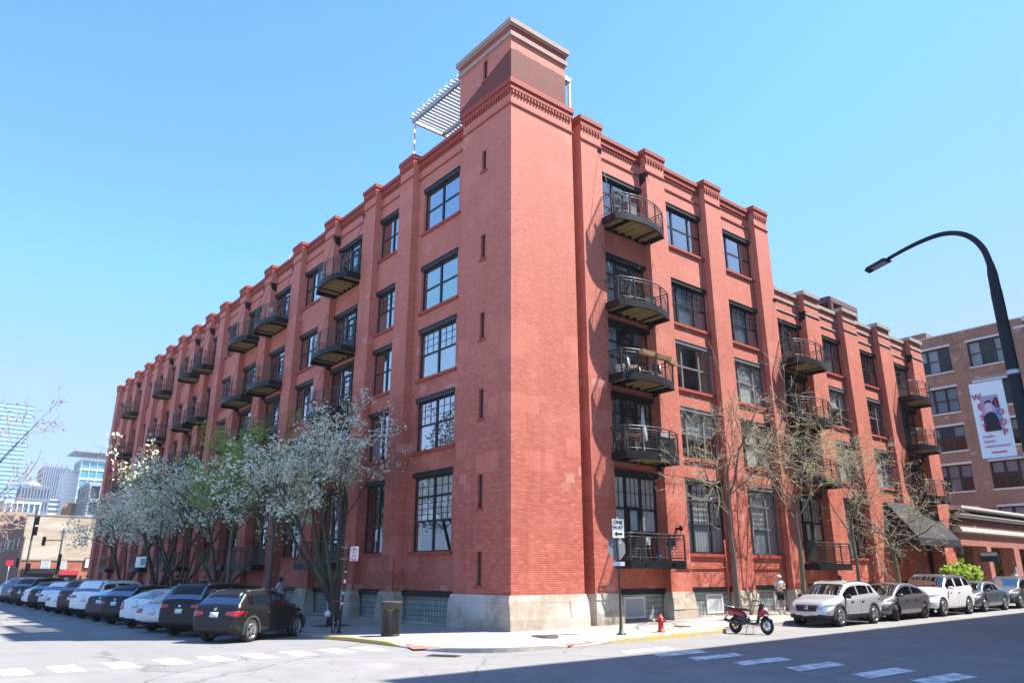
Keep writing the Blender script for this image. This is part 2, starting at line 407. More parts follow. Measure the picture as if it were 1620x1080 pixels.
# south pavement across the right-hand street, carrying the street lamp
SEDGE = lerp_path([(60,-14.9), (-1.5,-14.9), (-3.4,-16.0), (-4.0,-17.3), (-4.0,-60)], 1.2)
def south_z(x, y): return road_z(x, y)+.12
_w = walk_z
walk_z = lambda x, y: south_z(x, y)
pave(SEDGE, lambda x, y: (max(x, 5), -16.8) if x > -1.6 else (5, min(y, -16.8)), 'pavement')
walk_z = _w

# painted crosswalks, one sheet each, 4 mm above the road
def stripes(quads, name='crosswalk'):
    sm = MB()
    for q in quads:
        sm.add([(x, y, road_z(x, y)+.006) for x, y in q], [(0,1,2,3)], 0)
    o = struct(sm.build(name, M['paint'], fix=False))
    for p in o.data.polygons:
        if p.normal.z < 0: p.flip()
stripes([[(x, -.95-.05*(k % 3)), (x+.56, -.95-.05*(k % 3)), (x+.58, .5-.12*max(0, k-3)*.5), (x+.02, .5-.12*max(0, k-3)*.5)] for k, x in enumerate([-14.05,-13.1,-12.0,-10.9,-9.88,-8.82,-7.77,-6.68,-5.75])])
stripes([[(-.85+.02*k, y), (.95+.02*k, y-.1), (1.35, y+.46), (-.45, y+.56)] for k, y in enumerate([-5.85,-6.95,-8.05,-9.35,-10.7,-12.2,-13.4])])
# red tactile pads at the two ramps
for (cx, cy), (wx, wy), a in zip(RAMPS, ((1.35,.75),(.75,1.35)), (R(70), R(-78))):
    tm = MB(); N = 6
    pts = []
    for j in range(N+1):
        for i in range(N+1):
            u, v = (i/N-.5)*1.35, (j/N-.5)*.72
            x = cx+.28+u*math.cos(a)-v*math.sin(a) if a > 0 else cx+u*math.cos(a+PI/2)-v*math.sin(a+PI/2)
            y = cy+u*math.sin(a)+v*math.cos(a) if a > 0 else cy+.3+u*math.sin(a+PI/2)+v*math.cos(a+PI/2)
            pts.append((x, y, walk_z(x, y)+.012))
    tm.add(pts, [(j*(N+1)+i, j*(N+1)+i+1, (j+1)*(N+1)+i+1, (j+1)*(N+1)+i) for j in range(N) for i in range(N)])
    struct(tm.build('tactile_paving', M['tactile'], fix=False))
# tree pit earth
M['soil'] = varied('tree_pit_soil', (.06,.05,.04), (.10,.08,.06), 9, .95)
# ------------------------------------------------------------------ the big red brick building
def sb(mb, side, u0, u1, d0, d1, z0, z1, m=0):
    """box in facade coordinates: u along the facade, d into the building"""
    if side == 'L': mb.box(d0, d1, u0, u1, z0, z1, m)
    else: mb.box(u0, u1, d0, d1, z0, z1, m)
def place(o, side, u, d, z):
    if side == 'L': o.location = (d, u, z); o.rotation_euler = (0, 0, -PI/2)
    else: o.location = (u, d, z); o.rotation_euler = (0, 0, 0)
LEVELS = [(2.78,5.98), (6.88,9.21), (10.05,12.38), (13.2,15.45), (17.17,19.47)]
LBAYS = [(3.35,7.47),(8.70,11.15),(12.40,15.83),(17.08,20.31),(21.56,24.97),(26.22,29.60),(30.85,33.80),(35.05,37.1),(38.35,40.68),(41.93,44.35),(45.6,48.05),(49.3,51.78),(53.03,55.43),(56.68,59.24),(60.49,62.99),(64.24,66.87)]
LPIERS = [(7.47,8.70)] + [(b[1], c[0]) for b, c in zip(LBAYS[1:-1], LBAYS[2:])] + [(66.87,68.12)]
LBALC = {3,5,6,8,9,11,14}
RBAYS = [(5.28,8.35),(9.70,12.96),(14.27,17.43)]
RPIERS = [(4.0,5.28),(8.35,9.70),(12.96,14.27),(17.43,18.72)]
WBAYS = [(18.72,21.78),(23.35,26.23),(27.88,30.8),(32.48,35.55)]
WPIERS = [(21.78,23.35),(26.23,27.88),(30.8,32.48),(35.55,37.3)]
BD, GD = .36, .48        # depth of bay wall and of glazing behind the pier fronts
rng = random.Random(7)

M['block'] = mat('glass_block', (.22,.30,.27), .15, spec=.6)
def block_nodes(m):
    n, l = nt(m); b = n['Principled BSDF']
    tc = n.new('ShaderNodeTexCoord'); sp = n.new('ShaderNodeSeparateXYZ'); cb = n.new('ShaderNodeCombineXYZ')
    l.new(tc.outputs['Object'], sp.inputs['Vector']); l.new(sp.outputs['X'], cb.inputs['X']); l.new(sp.outputs['Z'], cb.inputs['Y'])
    t = n.new('ShaderNodeTexBrick'); t.offset = 0; t.inputs['Scale'].default_value = 1; t.inputs['Brick Width'].default_value = .2; t.inputs['Row Height'].default_value = .2
    t.inputs['Mortar Size'].default_value = .016; t.inputs['Color1'].default_value = (.22,.27,.255,1); t.inputs['Color2'].default_value = (.33,.37,.35,1); t.inputs['Mortar'].default_value = (.12,.13,.12,1)
    l.new(cb.outputs['Vector'], t.inputs['Vector']); l.new(t.outputs['Color'], b.inputs['Base Color'])
    bp = n.new('ShaderNodeBump'); bp.inputs['Strength'].default_value = .8; bp.invert = True; l.new(t.outputs['Fac'], bp.inputs['Height']); l.new(bp.outputs['Normal'], b.inputs['Normal'])
block_nodes(M['block'])

_wc = {}
def window_meshes(W, H, cols, rows, munt, lintel=.20, key='', beam=None, door=None, sill=True):
    """meshes of one window, x centred, z=0 at the sill, outward is -y.  rows: fractions; munt: (nx, nz) muntin grid per row"""
    k = (round(W,2), round(H,2), tuple(cols), tuple(rows), tuple(munt), lintel, key, door)
    if k in _wc: return _wc[k]
    f = MB(); g = MB(); x0, x1 = -W/2, W/2; hz = H - lintel
    ft, dp = .055, .10
    f.box(x0, x0+ft, 0, dp, 0, hz); f.box(x1-ft, x1, 0, dp, 0, hz)
    f.box(x0+ft, x1-ft, 0, dp, 0, .06); f.box(x0+ft, x1-ft, 0, dp, hz-.06, hz)
    xs = [x0+ft + (W-2*ft)*c for c in cols]; zs = [.06 + (hz-.12)*r for r in rows]
    for x in xs[1:-1]: f.box(x-.05, x+.05, -.01, dp-.01, .06, hz-.06)
    for i in range(len(xs)-1):
        a = xs[i] + (.05 if i else 0); b = xs[i+1] - (.05 if i < len(xs)-2 else 0)
        for j, z in enumerate(zs[1:-1]): f.box(a, b, .005, dp-.02, z-.04, z+.04)
        for j in range(len(zs)-1):
            nx, nz = munt[j]
            za = zs[j] + (.04 if j else 0); zb = zs[j+1] - (.04 if j < len(zs)-2 else 0)
            for q in range(1, nx): x = a+(b-a)*q/nx; f.box(x-.011, x+.011, .02, .05, za, zb)
            for q in range(1, nz): z = za+(zb-za)*q/nz; f.box(a, b, .022, .048, z-.011, z+.011)
        if door == i:
            f.box(a+.02, a+.14, -.02, .06, .07, 2.05); f.box(b-.14, b-.02, -.02, .06, .07, 2.05)
            f.box(a+.14, b-.14, -.02, .06, .07, .85); f.box(a+.14, b-.14, -.02, .06, 1.95, 2.05)
            f.box(b-.12, b-.05, -.06, -.02, 1.0, 1.03)
    if lintel: # dark steel beam carried across the opening, 40 mm proud of the bay wall
        f.box(x0-.03, x1+.03, -(GD-BD)-.03, -.0, hz, H-.04); f.box(x0-.03, x1+.03, -(GD-BD)-.06, -(GD-BD)+.1, H-.04, H)
    g.add([(x0+ft, .035, .06), (x1-ft, .035, .06), (x1-ft, .035, hz-.06), (x0+ft, .035, hz-.06)], [(0,1,2,3)])
    s = MB()
    if sill: s.frustum(x0-.1, x1+.1, -(GD-BD)-.09, 0, -.13, 0, 0, 0, 0, 0)
    _wc[k] = (f.mesh('window', [M['frame']]), g.mesh('pane', [M['glass']]), s.mesh('sill', [M['trim']]) if sill else None, xs, zs, hz)
    return _wc[k]

def blinds(parent, xs, zs, hz, mode, r):
    """cloth behind the glass: full blinds, half blinds or curtains per column"""
    b = MB(); H0 = .08
    for i in range(len(xs)-1):
        a, c = xs[i]+.06, xs[i+1]-.06
        if mode == 'upper': z0, z1 = zs[-2]+r.uniform(-.3,.1), hz-.08
        elif mode == 'lower': z0, z1 = H0, zs[1]-.03
        elif mode == 'mid': z0, z1 = zs[1], hz-.08
        elif mode == 'full': z0, z1 = H0, hz-.08
        else:
            if r.random() < .35: continue
            z0, z1 = r.choice(((H0, hz-.08), (zs[1]+r.uniform(-.4,.3), hz-.08), (H0, zs[1])))
        n = max(3, int((c-a)/.09)); y = .10
        pts = [(a+(c-a)*q/n, y+(.014 if q % 2 else -.014)) for q in range(n+1)]
        b.add([(x, yy, z0) for x, yy in pts]+[(x, yy, z1) for x, yy in pts], [(q, q+1, n+2+q, n+1+q) for q in range(n)])
    if b.f:
        m = M['blind'] if mode != 'lower' else M['blind2']
        if mode == 'curtain': m = r.choice((M['blind'], M['curtain'], M['blind2']))
        o = b.build('blind', m, parent, fix=False)

def add_window(bld, side, u0, u1, z0, z1, cols, rows, munt, mode, frame=None, name='window', lintel=.20, d=GD, sill=True, door=None, gmat=None):
    W = u1-u0; fm, gm_, sm, xs, zs, hz = window_meshes(W, z1-z0, cols, rows, munt, lintel, '', None, door, sill)
    o = link(name, fm, bld); place(o, side, (u0+u1)/2, d, z0)
    if frame is not None:
        o.material_slots[0].link = 'OBJECT'; o.material_slots[0].material = frame
    p = link('pane', gm_, o)
    if gmat: p.material_slots[0].link = 'OBJECT'; p.material_slots[0].material = gmat
    if sm: link('sill', sm, o)
    if mode: blinds(o, xs, zs, hz, mode, rng)
    return o

# balcony ------------------------------------------------------------
_bc = {}
def balcony_meshes(W, flat, rod):
    k = (round(W,2), flat, rod)
    if k in _bc: return _bc[k]
    s0, bul = (.78, .0) if flat else (.78, .42)
    N = 14; arc_ = [(-W/2+W*i/N, -s0-bul*(1-(2*i/N-1)**2)) for i in range(N+1)]
    outl = [(-W/2, BD)] + arc_ + [(W/2, BD)]
    fr = MB()
    def strip(path, z0, z1, th, mb, m=0):
        n = len(path); inn = []
        for i, p in enumerate(path):
            a = path[max(i-1,0)]; b = path[min(i+1,n-1)]; d = Vector((b[0]-a[0], b[1]-a[1])).normalized()
            inn.append((p[0]-d.y*th, p[1]+d.x*th))
        for i in range(n-1):
            a, b, c, e = path[i], path[i+1], inn[i+1], inn[i]
            mb.add([(*a,z0),(*b,z0),(*c,z0),(*e,z0),(*a,z1),(*b,z1),(*c,z1),(*e,z1)], [(0,3,2,1),(4,5,6,7),(0,1,5,4),(2,3,7,6)], m)
    strip(outl, -.26, .02, .06, fr); strip([(p[0]*1.012, p[1]-.02) for p in outl], -.29, -.262, .10, fr)
    fr.box(-W/2+.06, W/2-.06, BD-.05, BD-.0, -.24, -.02)
    for x in (-W/4, W/4): fr.box(x-.04, x+.04, -s0-bul*.7, BD-.05, -.24, -.09)
    dk = MB(); nb = 11
    for i in range(nb):     # boards run along the facade
        y0 = BD-.06 - i*(s0+bul+BD-.14)/nb; y1 = y0 - (s0+bul+BD-.14)/nb + .012
        if bul and y1 < -s0:
            t = max(0, 1-(-y1-s0)/bul); hw = W/2*math.sqrt(t)-.06
        else: hw = W/2-.07
        if hw > .1: dk.box(-hw, hw, y1, y0, -.07, -.03)
    nj = 7
    for i in range(1, nj):
        x = -W/2+W*i/nj; yy = -s0-bul*(1-(2*i/nj-1)**2)+.08
        dk.box(x-.025, x+.025, yy, BD-.06, -.2, -.072)
    rl = MB(); path = [(-W/2, .0)] + arc_ + [(W/2, .0)]
    def off(path, z): return [(x, y+.03, z) for x, y in path]
    rl.tube(off(path,1.0), .026, 5); rl.tube(off(path,.87), .018, 5); rl.tube(off(path,.12), .018, 5)
    for x, y in [path[0], path[1], path[-2], path[-1]] + [arc_[int(N*t)] for t in (.28,.5,.72)]:
        rl.box(x-.026, x+.026, y+.004, y+.056, 0, 1.0)
    for z in (.23,.34,.45,.56,.67,.78): rl.tube(off(path, z), .0065, 3)
    tot = []
    for a, b in zip(path[:-1], path[1:]):
        n = max(1, round(math.hypot(b[0]-a[0], b[1]-a[1])/.16))
        for i in range(n): tot.append((a[0]+(b[0]-a[0])*i/n, a[1]+(b[1]-a[1])*i/n))
    if not flat:
        for x, y in tot: rl.tube([(x, y+.03, .12), (x, y+.03, .87)], .005, 3)
    tds = []
    if not flat:
        for sg in (-1, 1):
            td = MB(); td.tube([(sg*W/2, -s0+.02, .02), (sg*(W/2+.06), -.02, rod)], .011, 4); tds.append((td, 'tie_rod', M['steel']))
            td = MB()
            if rod > 3: x = sg*(W/2-.02); td.prism([(x-.1,-.06,rod+.2),(x-.1,BD,rod+.25),(x-.1,BD,rod-.35),(x-.1,.05,rod-.2)], (.2,0,0))
            else: td.box(sg*(W/2)-.1, sg*(W/2)+.1, .12, BD, -.42, -.27)
            tds.append((td, 'bracket', M['steel']))
    fxs = []
    for mb, nm, mm in ((fr,'balcony',M['steel']), (dk,'deck',M['wood']), (rl,'railing',M['rail']))+tuple(tds):
        if mb.f:
            me = mb.mesh(nm, [mm]); fixn(me); fxs.append((nm, me))
    _bc[k] = fxs
    return fxs
def add_balcony(bld, side, u0, u1, z, flat=False, rod=2.9):
    fx = balcony_meshes(u1-u0, flat, rod)
    o = link('balcony', fx[0][1], bld); place(o, side, (u0+u1)/2, 0, z)
    for nm, me in fx[1:]: link(nm, me, o)
    return o

C2 = (0,.5,1); C3 = (0,.29,.71,1)
def wall_set(bld, side, bays, balc, levels, top, wall, special=None, tall=True):
    """fills the bays with spandrels, windows, doors and balconies"""
    for bi, (a, b) in enumerate(bays):
        isb = (bi+1) in balc
        a1, b1 = a+.04, b-.04
        if side == 'L' and bi == 0: a1, b1 = 4.07, 6.95
        zprev = 1.32
        for li, (s, t) in enumerate(levels):
            if special == 'entry' and bi == 3 and li == 0: zprev = t; sb(wall, side, a, b, 1.0, 1.6, .1, t+.2); continue
            sb(wall, side, a, b, BD, .8, zprev, s-(.32 if isb else 0)); sb(wall, side, a+.004, b-.004, .8, 1.6, t-.05 if False else zprev+.0, s-(.34 if isb else .02), 1)
            sb(wall, side, a, a1, BD, .86, s-(.32 if isb else 0), t); sb(wall, side, b1, b, BD, .86, s-(.32 if isb else 0), t)
            W = b1-a1; cols = C3 if W > 2.95 or side == 'R' else C2
            if side == 'L' and bi == 0: cols = C2
            if isb:
                cols = (0,.36,.68,1)
                gr = (3,2) if (li+bi) % 2 else (1,1)
                rows = (0,.42,.72,1) if li else (0,.32,.60,1)
                mode = rng.choice((None, 'curtain', 'curtain', None))
                if side == 'R' and li == 0: mode = 'mid'
                add_window(bld, side, a1, b1, s-.30, t, cols, rows, ((1,1),gr,(3,2) if li < 2 else (1,1)), mode, name='balcony_door', sill=False, door=1, gmat=M['glass_clear'] if side == 'R' and li == 0 else M['glass_door'])
                ex = .12 if side == 'R' else .05
                add_balcony(bld, side, a-ex, b+.05, s-.36, flat=(li == 0), rod=3.25 if li == len(levels)-1 else 2.75)
            else:
                if li == 0:
                    rows = (0,.40,.76,1) if side == 'R' else (0,.40,.74,1)
                    munt = ((1,1),(3,4),(3,2)); mode = 'mid' if rng.random() < .75 or side == 'R' else 'lower'
                    if side == 'L' and bi == 0: mode = 'mid'
                    if side == 'L' and bi == 1: mode = None
                else:
                    rows = (0,.52,1); top5 = li == 4
                    munt = ((1,1), (1,1) if top5 or (bi+li) % 3 == 0 else (3,3))
                    mode = rng.choice(('curtain','curtain','full',None)) if not top5 else None
                    if side == 'R' and li in (1,2): mode = rng.choice(('full','full','curtain','upper'))
                fr = M['frame_grey'] if side == 'R' and li < 3 and rng.random() < .6 else None
                wo = add_window(bld, side, a1, b1, s, t, cols, rows, munt, mode, fr, gmat=M['glass_clear'] if (side == 'R' and li < 3) or (side == 'L' and li == 0) else None)
                if side == 'R' and li == 0:
                    q = window_meshes(b1-a1, t-s, cols, rows, munt, .20, '', None, None, True); blinds(wo, q[3], q[4], q[5], 'lower', rng)
            zprev = t
        sb(wall, side, a, b, BD, .8, zprev, top)
        sb(wall, side, a+.004, b-.004, .8, 1.6, zprev, zprev+.3, 1)

def basement(bld, side, bays, skip=()):
    for bi, (a, b) in enumerate(bays):
        if bi in skip: continue
        f = MB(); W = b-a; z = slope(a if side == 'R' else 0, a if side == 'L' else 0)
        mid = (a+b)/2
        f.box(-W/2, W/2, .10, .16, .18, 1.15, 0)                   # glass block field
        f.box(-W/2, W/2, -.04, .3, 1.13, 1.33, 1)                  # steel lintel
        f.box(-W/2, W/2, -.08, .3, -.4, .2, 2)                     # stone kerb
        o = f.build('basement_window', [M['block'], M['steel'], M['limestone']], bld); place(o, side, mid, BD, z)
        kind = (bi*7+(3 if side == 'R' else 0)) % 4
        xs = {0: [(-.25*W, .02*W)], 1: [(-.48*W, -.22*W), (.16*W, .46*W)], 2: [(-.05*W,.3*W)], 3: []}[kind]
        if side == 'R' and bi == 0: xs = [(-.28*W, .12*W)]
        if side == 'L' and bi < 2: xs = []
        for x0, x1 in xs:
            q = MB()
            for bx in ((x0,x1,.26,.33),(x0,x1,.98,1.05),(x0,x0+.07,.33,.98),(x1-.07,x1,.33,.98)): q.box(bx[0], bx[1], .05, .11, bx[2], bx[3], 0)
            q.box(x0+.07, x1-.07, .07, .09, .33, .98, 1); q.build('hopper_window', [M['white'], M['blind2']], o)

def stone_bases(bld, name, piers_L, piers_R, tower):
    s = MB(); r = random.Random(3); outs = []
    def course(side, a, b, z0, z1, p0, p1, n):
        w = (b-a)/n
        for i in range(n):
            j = r.uniform(-.012,.018)
            u0, u1 = a+w*i+.004, a+w*(i+1)-.004
            q0, q1 = p0+j, p1+j
            base = [(u0,-q0,z0),(u1,-q0,z0),(u1,.4,z0),(u0,.4,z0)]
            e0 = .06 if i == 0 and z1 > 1 else 0; e1 = .06 if i == n-1 and z1 > 1 else 0
            topp = [(u0+e0,-q1,z1),(u1-e1,-q1,z1),(u1-e1,.4,z1),(u0+e0,.4,z1)]
            vs = base+topp
            if side == 'L': vs = [(v[1], v[0], v[2]) for v in vs]
            s.add(vs, [(0,3,2,1),(4,5,6,7),(0,1,5,4),(1,2,6,5),(2,3,7,6),(3,0,4,7)])
    for side, ps in (('L',piers_L), ('R',piers_R)):
        for a, b in ps:
            z = slope(a if side == 'R' else 0, a if side == 'L' else 0); t = 1.25
            course(side, a-.10, b+.10, -.3+z, .52+z, .16, .15, 1); course(side, a-.10, b+.10, .525+z, 1.02, .15, .08, 2 if b-a > 1.2 else 1); course(side, a-.06, b+.06, 1.025, t, .08, .045, 1); outs.append(s.build(name, M['limestone'], bld)); s.__init__()
    if tower:
        for side, (a, b) in (('R',(-.16,3.55)), ('L',(-.15,3.5))):
            for z0, z1, p0, p1, n in ((-.3,.46,.165,.16,3),(.465,1.0,.155,.09,4),(1.005,1.245,.09,.05,2)):
                aa = a if side == 'R' else .38
                course(side, aa, b, z0, z1, p0, p1, n)
    if s.f: outs.append(s.build(name, M['limestone'], bld))
    return outs

red = empty('brick_loft_building')
tag(red, 'tall red brick loft building with a square corner tower and curved black balconies', 'building')
wall = MB()
piers = MB()
wall_set(red, 'L', LBAYS, LBALC, LEVELS, 21.1, wall)
wall_set(red, 'R', RBAYS, {1}, LEVELS, 21.1, wall)
for a, b in LPIERS: sb(wall, 'L', a, b, 0, .86, 1.2, 21.2)
for a, b in RPIERS: sb(wall, 'R', a, b, 0, .86, 1.2, 21.2)
sb(wall, 'R', 3.45, 4.0, .7, 1.1, .1, 21.1)
wall.box(.9, 18.72, 67.3, 68.1, 0, 21.2); wall.box(18.0, 18.71, .9, 67.3, 0, 21.2)
wall.build('wall', [M['brick'], M['ceiling']], red)
core = MB(); core.box(1.6, 17.9, 1.6, 67.2, 0, 20.5); core.box(.81, 18.0, .81, 67.3, 20.6, 20.8)
core.build('interior_core', M['dark'], red)
basement(red, 'L', LBAYS); basement(red, 'R', RBAYS)
stone_bases(red, 'stone_base', LPIERS, RPIERS, True)
# corner tower
tw = MB(); X1, Y1 = 3.45, 3.35
SL = [(1.56,2.69),(4.19,5.42),(7.5,8.65),(10.64,11.75),(14.05,15.11),(18.05,19.03)]
tw.box(0, X1, 0, .4, 1.2, 21.2); tw.box(3.05, X1, .4, 1.5, .1, 21.2); tw.box(.4, 3.0, 2.95, Y1, 1.2, 21.2)
def slit_wall(y0, y1, zlo, zhi, slits):
    tw.box(0, .4, y0, 1.63, zlo, zhi); tw.box(0, .4, 1.94, y1, zlo, zhi)
    z = zlo
    for s, t in slits: tw.box(0, .4, 1.63, 1.94, z, s); z = t
    tw.box(0, .4, 1.63, 1.94, z, zhi)
slit_wall(.4, Y1, 1.2, 21.2, SL)
UX, UY = 3.12, 3.68
tw.box(0, UX, 0, .4, 21.5, 24.2); slit_wall(.4, UY, 21.5, 24.2, [(22.54,23.58)])
tw.box(UX-.4, UX, .4, UY, 21.5, 24.2); tw.box(.4, UX-.4, UY-.4, UY, 21.5, 24.2)
to = tw.build('tower', M['brick_tower'], red)
tc_ = MB(); tc_.box(.5, 2.9, .5, 2.9, 0, 24); tc_.build('tower_core', M['dark'], to)
for s, t in SL+[(22.54,23.58)]:
    f = MB(); f.box(-.155,.155,0,.05,0,.05); f.box(-.155,.155,0,.05,t-s-.05,t-s); f.box(-.155,-.11,0,.05,.05,t-s-.05); f.box(.11,.155,0,.05,.05,t-s-.05)
    o = f.build('slit_window', M['frame'], to); place(o, 'L', 1.785, .10, s)
    g = MB(); g.add([(-.11,.02,.05),(.11,.02,.05),(.11,.02,t-s-.05),(-.11,.02,t-s-.05)], [(0,1,2,3)]); g.build('pane', M['glass'], o, fix=False)
    # projecting brick sill
for s, t in SL+[(22.54,23.58)]: sl = MB(); sl.box(-.05, .1, 1.56, 2.01, s-.1, s+.002); sl.build('slit_sill', M['trim'], to)
# tower head: red cornice, stone bands
hd = MB(); e = .002
for z0, z1, p in ((21.2,21.34,.06),(21.34,21.58,.12)): hd.box(-p, X1+p*.7, -p, Y1+p*.7, z0, z1, 0)
hd.box(-.05, X1+.02, -.05, Y1+.02, 20.38, 20.45, 0)
for k in range(20): hd.box(.05+k*.17, .135+k*.17, -.065, 0, 20.9, 21.08, 0)
for k in range(19): hd.box(-.065, 0, .08+k*.17, .165+k*.17, 20.9, 21.08, 0)
hd.box(-.075, X1+.04, -.075, Y1+.04, 21.08, 21.2, 0)
hd.build('tower_cornice', M['trim'], to)
hd = MB()
for z0, z1, p in ((23.72,23.93,.09),(24.22,24.3,.12),(24.3,24.52,.17)): hd.box(-p, UX+p, -p, UY+p, z0, z1)
hd.build('tower_capstone', varied('pinkish_capstone', (.44,.32,.27), (.35,.25,.21), 3, .8), to)
hd = MB(); hd.box(-.05, UX+.05, -.05, UY+.05, 23.93, 24.22); hd.build('tower_frieze', M['trim'], to)
# cornices on piers and parapets
cn = MB()
def pier_cap(cn, side, a, b, zc=21.54):
    sb(cn, side, a-.08, b+.08, -.11, .84, zc-.20, zc); sb(cn, side, a-.04, b+.04, -.06, .84, zc-.40, zc-.20)
    n = max(3, int((b-a)/.17)); w = (b-a)/n
    for k in range(n): sb(cn, side, a+w*k+.03, a+w*k+.03+w*.5, -.055, .0, zc-.66, zc-.5)
    sb(cn, side, a-.03, b+.03, -.06, 0, zc-.5, zc-.40); sb(cn, side, a-.02, b+.02, -.05, 0, zc-1.2, zc-1.13)
def bay_cap(cn, side, a, b, zc=21.36):
    a += .14; b -= .14
    sb(cn, side, a-.06, b+.06, BD-.14, .82, zc-.20, zc); sb(cn, side, a-.12, b+.12, BD-.08, BD, zc-.36, zc-.25)
    n = max(3, int((b-a+.28)/.17)); w = (b-a+.28)/n
    for k in range(n): sb(cn, side, a-.14+w*k+.03, a-.14+w*k+.03+w*.5, BD-.055, BD, zc-.66, zc-.5)
    sb(cn, side, a-.13, b+.13, BD-.10, BD, zc-.5, zc-.40); sb(cn, side, a-.12, b+.12, BD-.05, BD, zc-1.2, zc-1.13)
for a, b in LPIERS: pier_cap(cn, 'L', a, b)
for a, b in LBAYS: bay_cap(cn, 'L', a, b)
for a, b in RPIERS: pier_cap(cn, 'R', a, b)
for a, b in RBAYS: bay_cap(cn, 'R', a, b)
sb(cn, 'R', 3.6, 3.85, .55, 1.1, 21.1, 21.36)
cn.build('cornice', M['trim'], red)
# rails along the roof edge
rr = MB()
for a, b in RBAYS:
    for z in (21.62, 21.78): rr.tube([(a+.1,.7,z),(b+(-.1 if b < 17 else -1.2),.7,z)], .016, 5)
    n = 4
    for k in range(n): x = a+.3+(b-a-(.6 if b < 17 else 1.6))*k/(n-1); rr.box(x-.02, x+.02, .68, .72, 21.3, 21.8)
for a, b in LBAYS[2:]: rr.tube([(.7,a-.4,21.62),(.7,b+.4,21.62)], .012, 4)
rr.build('roof_railing', M['alu'], red)
an = MB()
for y, h in ((44.5,.9),(42.9,1.3),(32.8,1.6),(24.9,1.3),(27,.6)): an.tube([(1.0,y,20.8),(1.0,y,21.5+h)], .018, 4); an.box(.97,1.03,y-.05,y+.05,21.5+h,21.54+h)
an.build('antenna', M['alu'], red)
# wall things: drain pipes, conduit, wall lamps
pp = MB()
for u in (3.7, 12.98-.05, 17.4): pp.tube([(u, BD-.05, 1.3), (u, BD-.05, 20)], .022, 5)
pp.tube([(8.75, -.05, 2.2), (12.9, BD-.06, 2.2)][:1]+[(9.7,-.05,2.2)], .025, 5); pp.tube([(9.75, BD-.05, 2.22), (12.9, BD-.05, 2.22)], .025, 5); pp.tube([(14.3, BD-.05, 2.22), (17.3, BD-.05, 2.22)], .025, 5)
pp.tube([(12.6, BD-.06, 1.0), (12.6, BD-.06, 3.4)], .05, 6)
pp.tube([(-.04, 7.6, 1.3), (-.04, 7.6, 2.6)], .02, 5)
pp.build('drain_pipe', M['trim'], red)
for u, z in ((8.9, 3.72), (30.9, 3.4)):
    w = MB(); w.box(-.06,.06,-.12,0,-.05,.05); w.lathe([(.0,.16),(.07,.14),(.09,.0),(.05,-.1),(0,-.1)], 10, (0,-.24,0)); w.tube([(0,-.1,.0),(0,-.2,.05)], .02, 5); w.build('wall_lamp', M['steel'], red, (u, -.0, z))

# ------------------------------------------------------------------ the lower wing beside it
wing = empty('brick_wing_building', (18.72,0,0))
tag(wing, 'lower four storey brick wing with pale stone bands and a dark entrance awning', 'building')
def shift(mb):  # wing parts are written in world coordinates
    mb.v = [(x-18.72, y, z) for x, y, z in mb.v]
class WingProxy: pass
ww = MB(); before = set(o.name for o in bpy.data.objects)
wall_set(wing, 'R', WBAYS, {1,4}, LEVELS[:4], 17.1, ww, special='entry')
basement(wing, 'R', WBAYS, skip=(3,))
for o in [o for o in bpy.data.objects if o.name not in before and o.parent == wing]: o.location.x -= 18.72
for a, b in WPIERS: sb(ww, 'R', a, b, 0, .86, 1.2 if a < 30 else 0, 17.2)
ww.box(36.6, 37.29, .9, 26, 0, 17.2); ww.box(18.8, 37.2, 25.2, 26, 0, 17.2)
shift(ww); ww.build('wall', [M['brick_wing'], M['ceiling']], wing)
core = MB(); core.box(18.8, 36.5, 1.6, 25, 0, 16.6); core.box(18.8, 36.6, .81, 25.1, 16.7, 16.9); shift(core); core.build('interior_core', M['dark'], wing)
st = stone_bases(wing, 'stone_base', [], WPIERS[:2], False)
for q in st: q.location.x -= 18.72
cs = MB()
for a, b in WPIERS:
    sb(cs, 'R', a-.1, b+.1, -.12, .9, 17.33, 17.56); sb(cs, 'R', a-.04, b+.04, -.05, 0, 16.78, 16.92); sb(cs, 'R', a-.03, b+.03, -.05, 0, 16.14, 16.22)
for a, b in WBAYS:
    sb(cs, 'R', a+(0 if a < 19 else .1), b-.1, BD-.1, .9, 17.1, 17.3); sb(cs, 'R', a, b, BD-.06, BD, 16.6, 16.73); sb(cs, 'R', a, b, BD-.05, BD, 15.98, 16.06)
shift(cs); cs.build('capstone', M['capstone'], wing)
tp = MB()
for a, b in WPIERS: sb(tp, 'R', a, b, 0.001, .85, 17.2, 17.33)
shift(tp); tp.build('pier_top', M['brick_wing'], wing)
# rusty roof frame and a brick chimney stack
rf = MB(); zt, zb = 20.0, 16.9
for x in (31.2, 33.0, 34.7):
    for y in (3, 6): rf.box(x-.11, x+.11, y-.11, y+.11, zb, zt)
for y in (3, 6): rf.box(31.05, 34.85, y-.13, y+.13, zt, zt+.35)
for x in (31.1, 33.0, 34.8): rf.box(x-.1, x+.1, 3.1, 5.9, zt+.02, zt+.3)
rf.box(31.05, 34.8, 2.95, 6.05, zt+.35, zt+.42)
shift(rf); rf.build('roof_frame', varied('rusty_steel', (.17,.085,.075), (.22,.12,.10), 3, .8), wing)
ch = MB()
for i in range(5): ch.box(36.4+i*.02, 38.6-i*.02, 6, 8, 16.9+i*.55, 16.9+i*.55+.5)
ch.box(36.3, 38.8, 5.9, 8.1, 19.65, 19.85)
shift(ch); ch.build('chimney', M['capstone'], wing)
